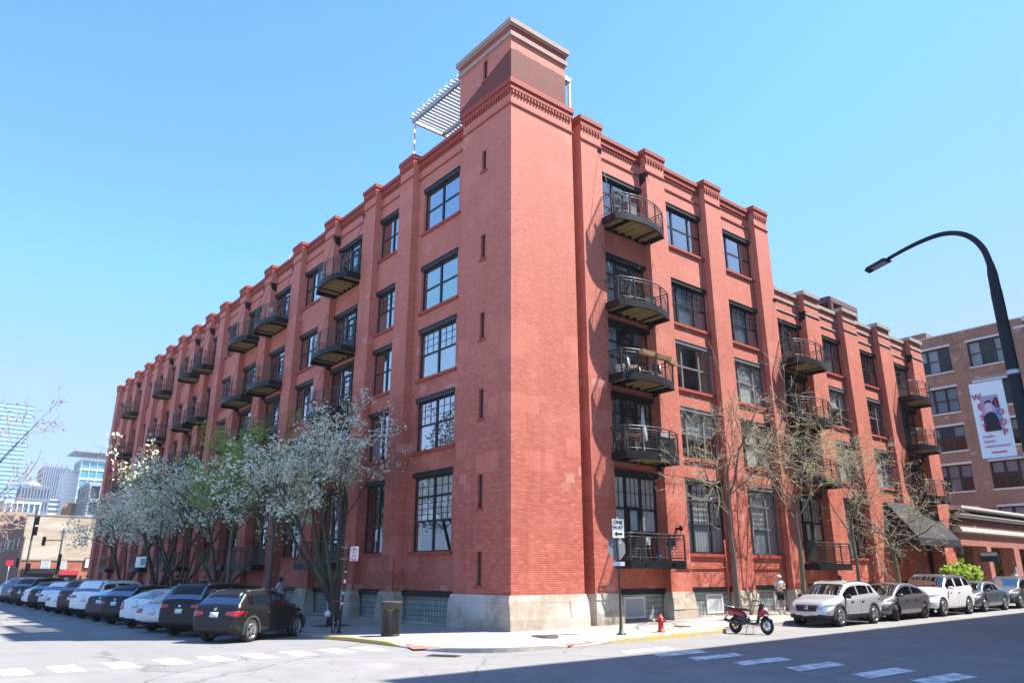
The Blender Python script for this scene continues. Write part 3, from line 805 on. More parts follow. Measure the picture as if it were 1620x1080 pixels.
# entrance awning: sloped fabric with closed sides and a valance
aw = MB(); a0, a1, zt, zf, yf = 28.2, 33.9, 6.0, 3.9, -1.6
aw.prism([(a0, -.02, zt), (a0, yf, zf), (a0, yf, zf-.4), (a0, yf+.04, zf-.4), (a0, yf+.06, zf-.04), (a0, -.02, zt-.1)], (a1-a0,0,0))
for x in (a0, a1): aw.prism([(x-.01,-.02,zt),(x-.01,yf,zf),(x-.01,yf,zf-.4),(x-.01,-.02,zf-.4)], (.02,0,0))
shift(aw); aw.build('awning', varied('charcoal_canvas', (.022,.023,.026), (.03,.031,.035), 2, .85), wing)
ent = MB()
for x in (28.1, 30.6, 32.6, 35.4): ent.box(x-.06, x+.06, .75, .85, .1, 3.6)
ent.box(28, 35.5, .76, .86, 3.3, 3.6); ent.box(28.1,30.5,.78,.82,1.0,1.06)
shift(ent); ent.build('entrance_frame', M['frame'], wing)
# ------------------------------------------------------------------ neighbours
M['tan'] = brick('brown_grey_brick', (.34,.195,.115), (.24,.135,.085), (.27,.20,.15), (.37,.225,.14), bump=.2)
M['darkbrick'] = brick('dark_red_brick', (.20,.075,.06), (.15,.06,.05), (.19,.11,.09), (.22,.09,.07), bump=.2)
M['glass_dull'] = glass('dull_glass', (.7,.8,.85), .03)
M['whitestone'] = varied('white_stone', (.66,.63,.58), (.56,.53,.48), 3, .8)

tan = empty('tan_brick_building', (59.9, 0, 0))
tag(tan, 'brown brick office block with wide black six pane windows and white stone bands', 'building')
TX = 0.0
tb = MB()
rows = [(5.2,7.7),(9.3,11.75),(13.05,15.4),(16.7,19.1),(20.66,23.1)]
colsY = [(1.05,4.30),(5.85,9.1),(10.7,13.95),(15.5,18.75)]
H = 24.3
def tan_face():
    y = -.5
    for a, b in colsY + [(22, 22)]:
        tb.box(0, .5, y, a, 0, H, 0)
        if a == b: break
        z = 0
        for s, t in rows: tb.box(0, .5, a, b, z, s, 0); z = t
        tb.box(0, .5, a, b, z, H, 0)
        y = b
tan_face()
tb.box(.5, 30, 21.5, 22, 0, H, 0)
# street front, darker, with windows
fx = [(1.2,3.6),(5.2,7.6),(9.2,11.6),(13.2,15.6),(17.2,19.6)]; x = .5
for a, b in fx + [(30,30)]:
    tb.box(x, a, -.5, 0, 0, H, 1)
    if a == b: break
    z = 0
    for s, t in rows: tb.box(a, b, -.5, 0, z, s, 1); z = t
    tb.box(a, b, -.5, 0, z, H, 1); x = b
tb.build('wall', [M['tan'], M['darkbrick']], tan)
c = MB(); c.box(1.2, 29.5, .7, 21.4, 0, 23.6); c.build('interior_core', M['dark'], tan)
bs = MB()
bs.box(-.06, 30, -.72, -.503, 23.4, 23.65); bs.box(.0, 30, -.85, -.503, 24.0, 24.42); bs.box(-.1, 30, -.78, -.503, 20.1, 20.5); bs.box(-.07, 0, -.72, .25, 23.4, 23.62)
bs.box(-.05, .5, -.45, 22, H, H+.10)
bs.build('stone_band', M['whitestone'], tan)
hn = MB(); hn.box(.3, 7, 7.8, 12, H+.1, H+.75); hn.build('roof_box', M['tan'], tan)
r3 = random.Random(11)
for a, b in colsY:
    for s, t in rows:
        f = MB(); W, hh = b-a, t-s
        f.box(-W/2-.1, W/2+.1, -.06, .2, hh, hh+.2, 1); f.box(-W/2-.1, W/2+.1, -.08, .2, -.14, 0, 1)
        for z0, z1 in ((0,.1),(hh-.1,hh)): f.box(-W/2, W/2, .12, .24, z0, z1, 0)
        for x0, x1 in ((-W/2,-W/2+.1),(W/2-.1,W/2),(-W/6-.07,-W/6+.07),(W/6-.07,W/6+.07)): f.box(x0, x1, .11, .23, .1, hh-.1, 0)
        for k in range(3): x0 = -W/2+W/3*k; f.box(x0+.1, x0+W/3-.1, .12, .22, hh*.5-.05, hh*.5+.05, 0)
        o = f.build('window', [M['frame'], M['whitestone']], tan); place(o, 'L', (a+b)/2, 0, s)
        g = MB(); g.add([(-W/2,.17,0),(W/2,.17,0),(W/2,.17,hh),(-W/2,.17,hh)], [(0,1,2,3)]); g.build('pane', M['glass_dull'], o, fix=False)
        bl = MB()
        for k in range(3):
            if r3.random() < (.55 if s > 15 else .92): x0 = -W/2+W/3*k; bl.box(x0+.1, x0+W/3-.1, .4, .42, hh*r3.choice((.05,.5,.6)), hh-.1)
        if bl.f: bl.build('blind', r3.choice((M['blind'], M['blind2'])), o)
for a, b in fx:
    for s, t in rows:
        f = MB(); W, hh = b-a, t-s
        f.box(-W/2,-W/2+.1,.1,.2,0,hh); f.box(W/2-.1,W/2,.1,.2,0,hh); f.box(-.05,.05,.1,.2,.1,hh-.1)
        for z in (0, hh-.1): f.box(-W/2+.1, W/2-.1, .1, .2, z, z+.1)
        o = f.build('window', M['frame'], tan, ((a+b)/2, -.5, s))
        g = MB(); g.add([(-W/2,.16,0),(W/2,.16,0),(W/2,.16,hh),(-W/2,.16,hh)], [(0,1,2,3)]); g.build('pane', M['glass'], o, fix=False)

# one storey brick arcade with a white cornice between wing and office block
arc_b = empty('brick_arcade', (37.5, 0, 0))
tag(arc_b, 'single storey open brick arcade with white stone cornices beside the red wing', 'arcade')
ab = MB(); L_ = 22.3
ab.box(0.02, L_, -.3, .5, 3.75, 4.55, 0); ab.box(0.02, L_, -.32, .6, 4.9, 5.35, 1); ab.box(.02, L_, -.25, .6, 5.35, 5.9, 1)
for x, wd in ((4.3,.75),(9.4,1.1),(14.5,1.0),(19.5,1.0)): ab.box(x, x+wd, -.3, .62, 0, 3.75, 0)
ab.box(.02, L_, 4.6, 4.9, 0, 6.25, 0)
ab.build('wall', [brick('arcade_brick', (.42,.15,.11), (.34,.115,.085), (.42,.24,.19), (.5,.2,.16)), M['darkbrick']], arc_b)
st = MB()
for z0, z1, p in ((4.55,4.62,.12),(4.62,4.78,.2),(4.78,4.9,.14),(5.55,5.7,.2),(5.7,5.8,.28),(6.0,6.1,.3),(6.1,6.25,.42)): st.box(.02, L_, -.3-p, .7, z0, z1)
st.box(.02, L_, .2, 5.0, 6.25, 6.3)
for x in (2.6, 7.7, 12.8): cl_ = MB(); cl_.box(x, x+.6, 2.6, 3.2, 0, 3.8); cl_.box(x-.08, x+.68, 2.52, 3.28, 3.8, 4.0); cl_.build('column', M['whitestone'], arc_b)
st.build('cornice', M['whitestone'], arc_b)
gb = MB()
for x in (.6,3.4,6.2,9,11.8,14.6,17.4): gb.box(x, x+.1, 4.45, 4.58, .9, 3.3)
for z in (.9, 2.0, 3.2): gb.box(.6, 17.5, 4.46, 4.57, z, z+.09)
gb.build('shopfront_frame', M['frame'], arc_b)
g = MB(); g.add([(.65,4.5,.95),(17.4,4.5,.95),(17.4,4.5,3.2),(.65,4.5,3.2)], [(0,1,2,3)]); g.build('pane', M['glass'], arc_b, fix=False)
sg = MB(); sg.box(-.55,.55,-.03,.03,-.32,.32); o = sg.build('hanging_sign', mat('dark_green_sign', (.015,.05,.045), .4), None, (40.6, -.75, 3.05))
o.rotation_euler = (0,0,R(90)); tag(o, 'small dark green hanging sign under the white arcade cornice', 'sign')
b2 = MB(); b2.box(-.5,.5,-.034,.034,.06,.28); b2.build('sign_panel', mat('sign_grey', (.45,.5,.5), .5), o)
for (x, z), lb in (((36.4, 2.05), 'black plaque with a white number fixed to the end pier of the red wing'), ((46.6, 2.0), 'small white and grey plaque on the arcade pier')):
    s_ = MB(); s_.box(-.24,.24,-.03,0,-.45,.45); o = s_.build('wall_plaque', M['frame'] if x < 40 else M['alu'], None, (x, -.005 if x < 40 else -.31, z)); tag(o, lb, 'sign')
    if x < 40: lettering('8', .34, M['white'], o, Matrix.Translation((0,-.032,.1)) @ Matrix.Rotation(PI/2,4,'X'), 'numeral')

# far end of the left street: painted brick side wall over a restaurant front
cafe = empty('restaurant_building', (-3.3, 92, .15))
tag(cafe, 'low building with a blank cream painted side wall above red brick restaurant front', 'building')
cb = MB(); LX = 24
cb.box(0, LX, 0, .5, 3.6, 8.95, 0); cb.box(0, LX, .001, .5, 0, 3.6, 1); cb.box(0, .4, .5, 46, 0, 8.2, 2)
for k in range(7): cb.prism([(.01,2+k*6,8.2),(.01,8+k*6,8.2),(.01,8+k*6,8.6),(.01,5+k*6,9.1),(.01,2+k*6,8.6)], (.38,0,0), 2)
cb.box(.4, LX, .5, 46, 0, 8.0, 0)
cb.build('wall', [varied('cream_painted_brick', (.47,.385,.285), (.40,.325,.24), 1.2, .85, 8, .1, (.53,.46,.36), .3, stretch=(1,1,3)), brick('orange_brick', (.42,.15,.085), (.36,.12,.07), (.40,.2,.14), (.45,.18,.11)), M['darkbrick']], cafe)
cp = MB(); cp.box(-.06, LX, -.06, .5, 8.95, 9.1); cp.box(-.05, LX, -.08, 0, 3.5, 3.65); cp.build('parapet_cap', M['capstone'], cafe)
cw = MB()
cw.box(.5, 4.0, -.06, .02, .2, 1.9, 0); cw.box(.4, 4.2, -.5, 0, 1.95, 2.5, 0)
cw.box(4.6, 6.6, -.1, .02, .0, 1.8, 1); cw.box(4.5, 6.7, -.35, 0, 1.75, 2.25, 2)
cw.build('shopfront', [M['frame'], mat('cafe_glass', (.03,.035,.04), .1), mat('red_fascia', (.45,.03,.05), .6)], cafe)
for x in (2.9, 4.7): f = MB(); f.box(-.5,.5,-.05,0,0,1.05,0); f.box(-.42,.42,-.06,-.05,.08,.97,1); f.build('window', [M['white'], M['blind2']], cafe, (x, 0, 2.45))
f = MB(); f.box(-1.1,1.1,-.12,-.02,-.65,.65,0); f.box(-1.0,1.0,-.14,-.12,-.55,.55,1); o = f.build('wall_board', [M['frame'], mat('pale_board', (.62,.66,.68), .5)], cafe, (8.3, -.02, 3.2))
for a in range(9):
    f = MB(); f.box(-.05,0,-.5,.5,0,1.5); o = f.build('window', M['blind2'], cafe, (0, 3.5+a*4.6, 4.9))

# downtown towers
def tower(name, label, x, y, w, d, h, wallm, glassm, nx, nz, ny=6, fin=.6, band=1.2, loc_rz=0, z0=0, extra=None):
    t = empty(name, (x, y, z0), loc_rz); tag(t, label, 'skyscraper')
    m = MB(); m.box(0, w, 0, d, 0, h); m.build('glazing', glassm, t)
    q = MB(); s = .5
    if nz:
        for k in range(nz+1): z = h*k/nz; q.box(-s, w+s, -s, d+s, z-band/2, z+band/2)
    if nx:
        for k in range(nx+1): x_ = w*k/nx; q.box(x_-fin/2, x_+fin/2, -s*1.3, .0, 0, h)
        for k in range(ny+1): y_ = d*k/ny; q.box(-s*1.3, 0, y_-fin/2, y_+fin/2, 0, h)
    q.build('facade_grid', wallm, t)
    if extra: extra(t, w, d, h)
    return t
gl1 = mat('tower_glass_blue', (.10,.22,.36), .15, spec=.8); gl2 = mat('tower_glass_teal', (.06,.30,.36), .12, spec=.8); gl3 = mat('tower_glass_dark', (.04,.06,.09), .2, spec=.8)
wt = mat('tower_white', (.72,.71,.68), .7); gy = mat('tower_grey', (.30,.31,.36), .7); bgy = mat('tower_slate', (.16,.20,.28), .6)
tower('glass_skyscraper', 'very pale blue glass skyscraper rising at the left edge behind bare branches', 8, 820, 61.5, 45, 159, mat('tower_pale', (.34,.52,.66), .4), mat('tower_glass_pale', (.30,.50,.66), .2, spec=.6), 0, 40, 6, .25, .35)
def crown(t, w, d, h):
    q = MB()
    for k in range(5): q.box(w*k/5+1, w*(k+1)/5-1, 0, 4, h, h+2.5)
    q.build('roof_crown', gy, t)
tower('striped_skyscraper', 'grey blue tower with close vertical stripes beyond the cream wall', 80.5, 760, 20, 30, 95, gy, gl1, 11, 0, 14, .7, 0, extra=crown)
def step(t, w, d, h):
    q = MB(); q.box(-8, -.6, -2, d, 0, h*.74, 0); q.box(2, w-2, 3, d-3, h, h+4, 0)
    for k in range(16): q.box(-8.2, -.55, -2.2, -1.99, h*.74*k/16+1, h*.74*k/16+3, 1)
    q.build('lower_wing', [wt, gl3], t)
tower('white_skyscraper', 'white stone tower with a grid of small square windows', 90, 710, 10, 20, 84, wt, gl3, 8, 26, 8, 1.0, 1.7, extra=step)
def slab(t, w, d, h):
    q = MB()
    for k in range(8): q.box(2+k*3, 2.6+k*3, 1, 2, h, h+6)
    q.box(-7, w+6, -4, d+4, h+6, h+7); q.build('roof_canopy', gy, t)
tower('teal_skyscraper', 'teal glass tower with white floor bands under a flat roof canopy', 99.5, 700, 24, 30, 96, wt, gl2, 4, 12, 4, .3, 1.6, extra=slab)
tower('slate_block', 'low dark slate office block with a white dome in front of the striped tower', 49.5, 600, 17, 20, 61, bgy, gl3, 9, 7, 6, .9, 2.2, extra=lambda t, w, d, h: (lambda q: (q.lathe([(4.5*math.cos(a*PI/12), 3.5*math.sin(a*PI/12)) for a in range(7)], 14, (7,4,h+.5)), q.build('roof_dome', wt, t)))(MB()))
tower('white_frame_block', 'low white framed glass block at left, nearer than the towers', 16.5, 330, 11.5, 20, 29, wt, gl1, 6, 5, 5, .35, .8)
tower('grey_terrace_block', 'small grey glazed block with balconies close to the red building edge', 22.8, 205, 10, 12, 25, mat('grey_metal_wall', (.34,.35,.37), .6), gl3, 4, 6, 4, .4, .9)
tower('orange_brick_block', 'small orange brick block standing above the cream wall', 20.9, 217, 5.3, 10, 20.8, mat('orange_render', (.46,.25,.16), .8), mat('orange_render_dark', (.36,.2,.13), .8), 2, 0, 2, .5, 0)
tower('tan_brick_block', 'low tan brick block left of the cream wall with a flat roof', -9, 170, 16, 16, 14.2, mat('tan_render', (.40,.28,.2), .8), mat('tan_render2', (.44,.31,.22), .8), 5, 3, 4, .9, .8)

# office block across the right-hand street: out of frame, throws the long shadow and shows in the windows
south = empty('south_office_block', (5.37, -16.65, 0))
tag(south, 'tall dark brick office block across the street, outside the photo, shading the roadway', 'building')
sm = MB(); SH = 27.0
sm.box(0, 90, -40, -.45, 0, SH, 0)
for k in range(30):
    x = k*3; sm.box(x, x+1.1, -.45, 0, 0, SH-.5, 0)
for j in range(7): sm.box(0, 90, -.45, -.05, j*3.5, j*3.5+1.2, 0)
sm.box(-.02, 90, -.5, .02, SH-.5, SH, 0)
sm.build('wall', M['darkbrick'], south)
sg = MB()
for k in range(29): sg.box(k*3+1.1, k*3+3, -.44, -.40, 1, SH-.6)
sg.build('glazing', gl3, south)
# ------------------------------------------------------------------ trees
M['bark'] = varied('grey_brown_bark', (.10,.085,.07), (.17,.15,.125), 9, .95, 8, .5, (.16,.155,.09), 1.5, stretch=(1,1,.3))
M['bark_dark'] = varied('dark_bark', (.045,.038,.032), (.085,.072,.06), 9, .95, 8, .5, (.09,.10,.05), 1.2, stretch=(1,1,.3))
M['twig'] = mat('pale_twig', (.42,.36,.27), .9)
def leafmat(name, c, c2, tl=.35):
    m = varied(name, c, c2, 1.1, .7, 3); n, l = nt(m); b = n['Principled BSDF']
    t = n.new('ShaderNodeBsdfTranslucent'); mx = n.new('ShaderNodeMixShader'); mx.inputs['Fac'].default_value = tl
    l.new(b.inputs['Base Color'].links[0].from_socket, t.inputs['Color'])
    l.new(b.outputs[0], mx.inputs[1]); l.new(t.outputs[0], mx.inputs[2]); l.new(mx.outputs[0], n['Material Output'].inputs['Surface'])
    return m
M['blossom'] = leafmat('white_blossom', (.88,.82,.64), (.78,.74,.57))
M['leaf'] = leafmat('fresh_leaf', (.13,.20,.045), (.20,.27,.06))
M['bud'] = leafmat('yellow_green_bud', (.34,.36,.09), (.24,.25,.08))
M['pinkbud'] = leafmat('pink_bud', (.36,.20,.19), (.28,.17,.15))
M['bright'] = leafmat('bright_green_leaf', (.36,.48,.04), (.24,.36,.04))

def rot_off(d, ang, az):
    d = d.normalized(); a = d.orthogonal().normalized(); a.rotate(Matrix.Rotation(az, 3, d))
    q = d.copy(); q.rotate(Matrix.Rotation(ang, 3, a)); return q
class Tree:
    """recursive limbs: tapered wandering tubes; remembers twig points for flowers and leaves"""
    def __init__(s, seed, kids, ratio, spread, up, wob, taper=.55, depth=4, thin=.5, minr=.006):
        s.r = random.Random(seed); s.mb = MB(); s.tips = []; s.twigmat = 1
        s.kids, s.ratio, s.spread, s.up, s.wob, s.taper, s.depth, s.thin, s.minr = kids, ratio, spread, up, wob, taper, depth, thin, minr
    def grow(s, p, d, L, rad, lvl):
        r = s.r; n = 6 if lvl < 2 else 4; path = [p.copy()]; d = d.normalized(); ds = [d.copy()]
        for i in range(n):
            wv = s.wob*(1 if lvl else .35)
            d = (d + Vector((r.uniform(-1,1), r.uniform(-1,1), r.uniform(-1,1)))*wv + Vector((0,0,s.up[min(lvl, len(s.up)-1)]))).normalized()
            p = p + d*(L/n); path.append(p.copy()); ds.append(d.copy())
        r1 = max(s.minr, rad*s.taper)
        rads = [rad+(r1-rad)*i/n for i in range(n+1)]
        if lvl == 0: rads[0] *= 1.35
        s.mb.tube(path, rads, (9,7,5,4,3,3)[min(lvl,5)], 0 if lvl < 3 else s.twigmat, cap=False)
        if lvl >= s.depth:
            s.tips += path[1:]; return
        if lvl >= s.depth-1: s.tips += path[2:]
        k = s.kids[lvl]; az = r.uniform(0, 6)
        for j in range(k):
            t = 1 if j == 0 else (r.uniform(.8,1) if lvl == 0 else r.uniform(.25,1))
            i = min(n, max(1, int(t*n+.5))); az += 2.4+r.uniform(-.5,.5)
            sp = s.spread[lvl]*r.uniform(.6,1.3)*(1 if j else .55)
            s.grow(path[i], rot_off(ds[i], sp, az), L*s.ratio[lvl]*r.uniform(.75,1.15), max(s.minr, rads[i]*(.8 if j == 0 else s.thin*r.uniform(.8,1.2))), lvl+1)
def leaves(tips, r, n, size, spread, m=0, mb=None, keep=1.0):
    mb = mb or MB()
    for p in tips:
        if r.random() > keep: continue
        for k in range(n if n < 5 else r.choice((1, 2, n, n+2, n+5))):
            c = p + Vector((r.gauss(0,1), r.gauss(0,1), r.gauss(0,1)))*spread
            a = Vector((r.uniform(-1,1), r.uniform(-1,1), r.uniform(-1,1))).normalized(); b = a.orthogonal().normalized()
            z = size*r.uniform(.6,1.3)
            mb.add([c-a*z*.5, c+b*z*.42+a*.1*z, c+a*z*.6, c-b*z*.42+a*.1*z], [(0,1,2,3)], m)
    return mb
def finish(name, t, crown, crown_mats, loc, label, cat='tree', group=None, bark='bark', twig='twig', rz=0):
    o = empty(name, loc, rz); tag(o, label, cat, group)
    t.mb.build('trunk', [M[bark], M[twig]], o, fix=False)
    if crown is not None and crown.f: crown.build('crown', crown_mats, o, fix=False)
    return o
GL, GR = 'street trees along the shaded left pavement', 'bare honey locusts along the sunny right pavement'

# blossoming pear by the corner: several stems from one stool
def pear(seed, stems, h, spread, thick, lean=0):
    t = Tree(seed, [4,4,4], [.62,.58,.52], [.62,.72,.8], [.05,.04,.03,.0], .16, depth=3, thin=.5, minr=.007)
    t.mb.tube([(0,0,-.1),(.02,0,.5),(.0,.02,1.05)], [thick*1.25,thick,thick*1.1], 10, 0)
    for k in range(stems):
        az = 2*PI*k/stems + t.r.uniform(-.3,.3); tilt = spread*t.r.uniform(.55,1.1)
        d = Vector((math.cos(az)*math.sin(tilt), math.sin(az)*math.sin(tilt), math.cos(tilt))) + Vector((-.773,.635,0))*lean
        t.grow(Vector((.09*math.cos(az), .09*math.sin(az), .85)), d, h*t.r.uniform(.40,.52), thick*.48, 0)
    return t
t1 = pear(5, 7, 8.3, .48, .21, .34)
cr = leaves(t1.tips, random.Random(1), 7, .125, .12, 0, keep=.70)
leaves(t1.tips, random.Random(2), 2, .10, .15, 1, cr, keep=.45)
finish('blossom_tree', t1, cr, [M['blossom'], M['leaf']], (-2.6, 7.6, .1), 'white blossoming tree with several stems nearest the corner, behind the no parking sign', group=GL, bark='bark_dark', twig='bark_dark')
# slim leafing tree behind the black crossover
t2 = Tree(12, [6,5,4], [.62,.6,.55], [.75,.75,.8], [.02,.05,.02,0], .15, depth=3, thin=.42)
t2.grow(Vector((0,0,0)), Vector((.03,0,1)), 4.6, .15, 0)
cr = leaves(t2.tips, random.Random(3), 3, .10, .14, 0, keep=.75)
finish('leafing_tree', t2, cr, [M['leaf']], (-2.7, 14.0, .1), 'slender tree just coming into small green leaf behind the black crossover', group=GL, rz=.8)
t2b = Tree(31, [6,6,5], [.7,.62,.6], [.7,.7,.8], [.02,.05,.02,0], .15, depth=3, thin=.42)
t2b.grow(Vector((0,0,0)), Vector((0,0,1)), 4.6, .13, 0)
cr = leaves(t2b.tips, random.Random(4), 8, .12, .13, 0, keep=.9)
finish('leafing_tree', t2b, cr, [M['bright']], (-3.1, 18.0, .1), 'tree in bright yellow green leaf between two white blossoming trees', group=GL)
for seed, (x, y), h, lab in ((8, (-2.6,20.6), 9.2, 'sparse white blossoming tree with leaves, second blossom tree from the corner'), (21, (-2.6,32.1), 8.6, 'broad white blossoming tree reaching furthest left along the red wall'), (23, (-2.6,27.5), 8.2, 'white blossoming tree behind the white hatchback, third blossom tree from the corner'), (44, (-2.7,40.5), 7.4, 'small far white blossoming tree, last in the row')):
    t = pear(seed, 5, h, .62, .18)
    cr = leaves(t.tips, random.Random(seed), 5, .16, .16, 0, keep=.62 if seed != 8 else .30); leaves(t.tips, random.Random(seed+1), 1 if seed != 8 else 3, .12, .16, 1, cr, keep=.4)
    finish('blossom_tree', t, cr, [M['blossom'], M['leaf']], (x, y, .1), lab, group=GL, bark='bark_dark', twig='bark_dark')

# honey locusts on the right: crooked bare limbs, budding
def locust(seed, fork, h, thick, spread, buds, low=0):
    t = Tree(seed, [6,5,5,4], [h/fork*.60,.66,.58,.5], [.70*spread,.85,.9,.9], [.03,.06,.02,.0,.0], .27, depth=4, thin=.5, minr=.0065, taper=.6)
    t.grow(Vector((0,0,-.1)), Vector((t.r.uniform(-.05,.05), t.r.uniform(-.04,.04), 1)), fork, thick, 0)
    cr = leaves(t.tips, random.Random(seed), 1, .07, .06, 0, keep=buds)
    return t, cr
for seed, X, Y, fork, h, th, sp, buds, lab in ((3, 10.3,-1.75, 4.9,5.0,.115,1.0,.35,'budding tree with a forked trunk behind the red scooter'), (17, 15.2,-1.7,4.9,5.2,.12,.95,.8,'budding tree with the densest yellow green twigs behind the silver crossover'), (29, 20.1,-1.75,4.2,5.0,.10,.8,.5,'thin straight budding tree left of the dark awning'), (36, 24.6,-1.75,3.6,4.2,.14,1.45,.35,'bare spreading tree with low crooked limbs in front of the dark awning')):
    t, cr = locust(seed, fork, h, th, sp, buds)
    finish('locust_tree', t, cr, [M['bud']], (X, Y, .14+slope(X, 0)-.02), lab, group=GR)
# tree at the left edge, trunk just out of frame
t = Tree(52, [6,5,5,4], [.80,.62,.58,.5], [.95,.75,.7,.8], [.0,.02,.03,.03,.03], .16, depth=4, thin=.5, minr=.008, taper=.6)
t.grow(Vector((0,0,0)), Vector((.06,0,1)), 3.2, .15, 0)
cr = leaves(t.tips, random.Random(5), 1, .075, .05, 0, keep=.7)
finish('budding_tree', t, cr, [M['pinkbud']], (-16.0, 10.2, 0), 'bare tree with small dark pink buds reaching in from the left edge', twig='twig')
# hazy green trees far down the left street
for k, (x, y, h) in enumerate(((-7.6,104,8.5),(-10.5,98,7.5),(-6.2,122,9))):
    t = Tree(60+k, [6,5,4], [.8,.6,.55], [.7,.75,.8], [.02,.04,.02,0], .15, depth=3, thin=.45, minr=.02)
    t.grow(Vector((0,0,0)), Vector((0,0,1)), h*.42, .16, 0)
    cr = leaves(t.tips, random.Random(70+k), 3, .26, .3, 0)
    finish('street_tree', t, cr, [leafmat('olive_leaf', (.22,.25,.12), (.16,.19,.09))], (x, y, .15), ('far olive green tree at the left edge beside the cream wall','far olive green tree furthest left down the street','far olive green tree behind the traffic signals')[k], group='far trees down the left street')
# shrub in a planter before the awning, trees behind the arcade, little roof plant
r9 = random.Random(9)
pl = MB(); pl.frustum(-1.5,1.5,-.5,.5,0,.55,-.06,-.06,-.06,-.06,0); pl.box(-1.5,1.5,-.5,.5,.55,.6,0); pl.box(-1.4,1.4,-.4,.4,.6,.62,1)
o = pl.build('planter', [M['brick_wing'], M['soil']], None, (33.2, -1.5, .35)); tag(o, 'low brick planter holding the bright green shrub by the awning', 'planter')
t = MB(); pts = []
for k in range(70):
    az = r9.uniform(0, 6.28); rr_ = math.sqrt(r9.random())
    b = Vector((1.1*rr_*math.cos(az), .36*rr_*math.sin(az), 0)); tp_ = Vector((2.3*rr_*math.cos(az)+r9.gauss(0,.1), 1.0*rr_*math.sin(az)+r9.gauss(0,.08), 1.45*(1-.45*rr_*rr_)+r9.gauss(0,.13)))
    path = [b, b.lerp(tp_,.5)+Vector((0,0,.18)), tp_]; t.tube(path, [.012,.009,.005], 4, 0)
    for q in range(14): pts.append(path[0].lerp(tp_, r9.uniform(.35,1.0))+Vector((0,0,.12)))
o = empty('shrub', (33.2,-1.5,.96)); tag(o, 'bright yellow green shrub in the planter under the awning', 'shrub')
t.build('stem', M['twig'], o, fix=False); leaves(pts, r9, 4, .17, .09).build('foliage', M['bright'], o, fix=False)
for k, (x, y) in enumerate(((43.5,2.1),(48.6,2.2),(53.5,2.4))):
    t = Tree(80+k, [5,4], [.8,.6], [.8,.8], [.02,.03,0], .2, depth=2, thin=.5, minr=.012); t.grow(Vector((0,0,0)), Vector((0,0,1)), 1.6, .06, 0)
    cr = leaves(t.tips, random.Random(90+k), 7, .2, .25)
    finish('courtyard_tree', t, cr, [leafmat('yellow_leaf', (.50,.40,.12), (.36,.34,.10))], (x, y, .4), ('small yellow leaved tree inside the arcade, nearest the awning','small yellow leaved tree inside the arcade, in its middle','small yellow leaved tree inside the arcade, at its far end')[k], group='small trees inside the arcade')
t = Tree(99, [4,4], [.7,.6], [.4,.5], [.1,.1,.1], .1, depth=2, thin=.5, minr=.01); t.grow(Vector((0,0,0)), Vector((0,0,1)), .55, .03, 0)
cr = leaves(t.tips, random.Random(99), 4, .12, .08)
finish('roof_plant', t, cr, [leafmat('dusty_leaf', (.16,.24,.12), (.12,.19,.1))], (.95, 12.0, 20.9), 'small potted plant poking above the roof edge left of the tower', cat='plant')
# ------------------------------------------------------------------ cars
def paint(name, col, metal=.35, rough=.32):
    return mat(name, col, rough, metal, .5, .8)
M['tyre'] = mat('tyre_rubber', (.016,.016,.017), .85)
M['rim'] = mat('alloy_rim', (.48,.49,.50), .3, .8)
M['rim_dark'] = mat('dark_alloy', (.05,.05,.055), .35, .6)
M['carglass'] = glass('car_glass', (.07,.10,.12), .24, .01, .22)
M['cladding'] = mat('black_cladding', (.018,.018,.02), .7)
M['arch'] = mat('grey_arch_trim', (.055,.055,.058), .6)
M['tail'] = mat('red_tail_lamp', (.36,.01,.015), .12, spec=.7, coat=.6)
M['lamp'] = mat('clear_head_lamp', (.62,.66,.70), .08, .4, .8, .8)
M['plate'] = mat('number_plate', (.62,.66,.72), .45)
M['chrome'] = mat('chrome_trim', (.62,.63,.65), .14, .9)
M['seat_dark'] = mat('car_interior', (.02,.02,.022), .9)

def interp(pts, x):
    if x <= pts[0][0]: return pts[0][1]
    for a, b in zip(pts[:-1], pts[1:]):
        if x <= b[0]:
            t = (x-a[0])/(b[0]-a[0]); return a[1]+(b[1]-a[1])*t
    return pts[-1][1]
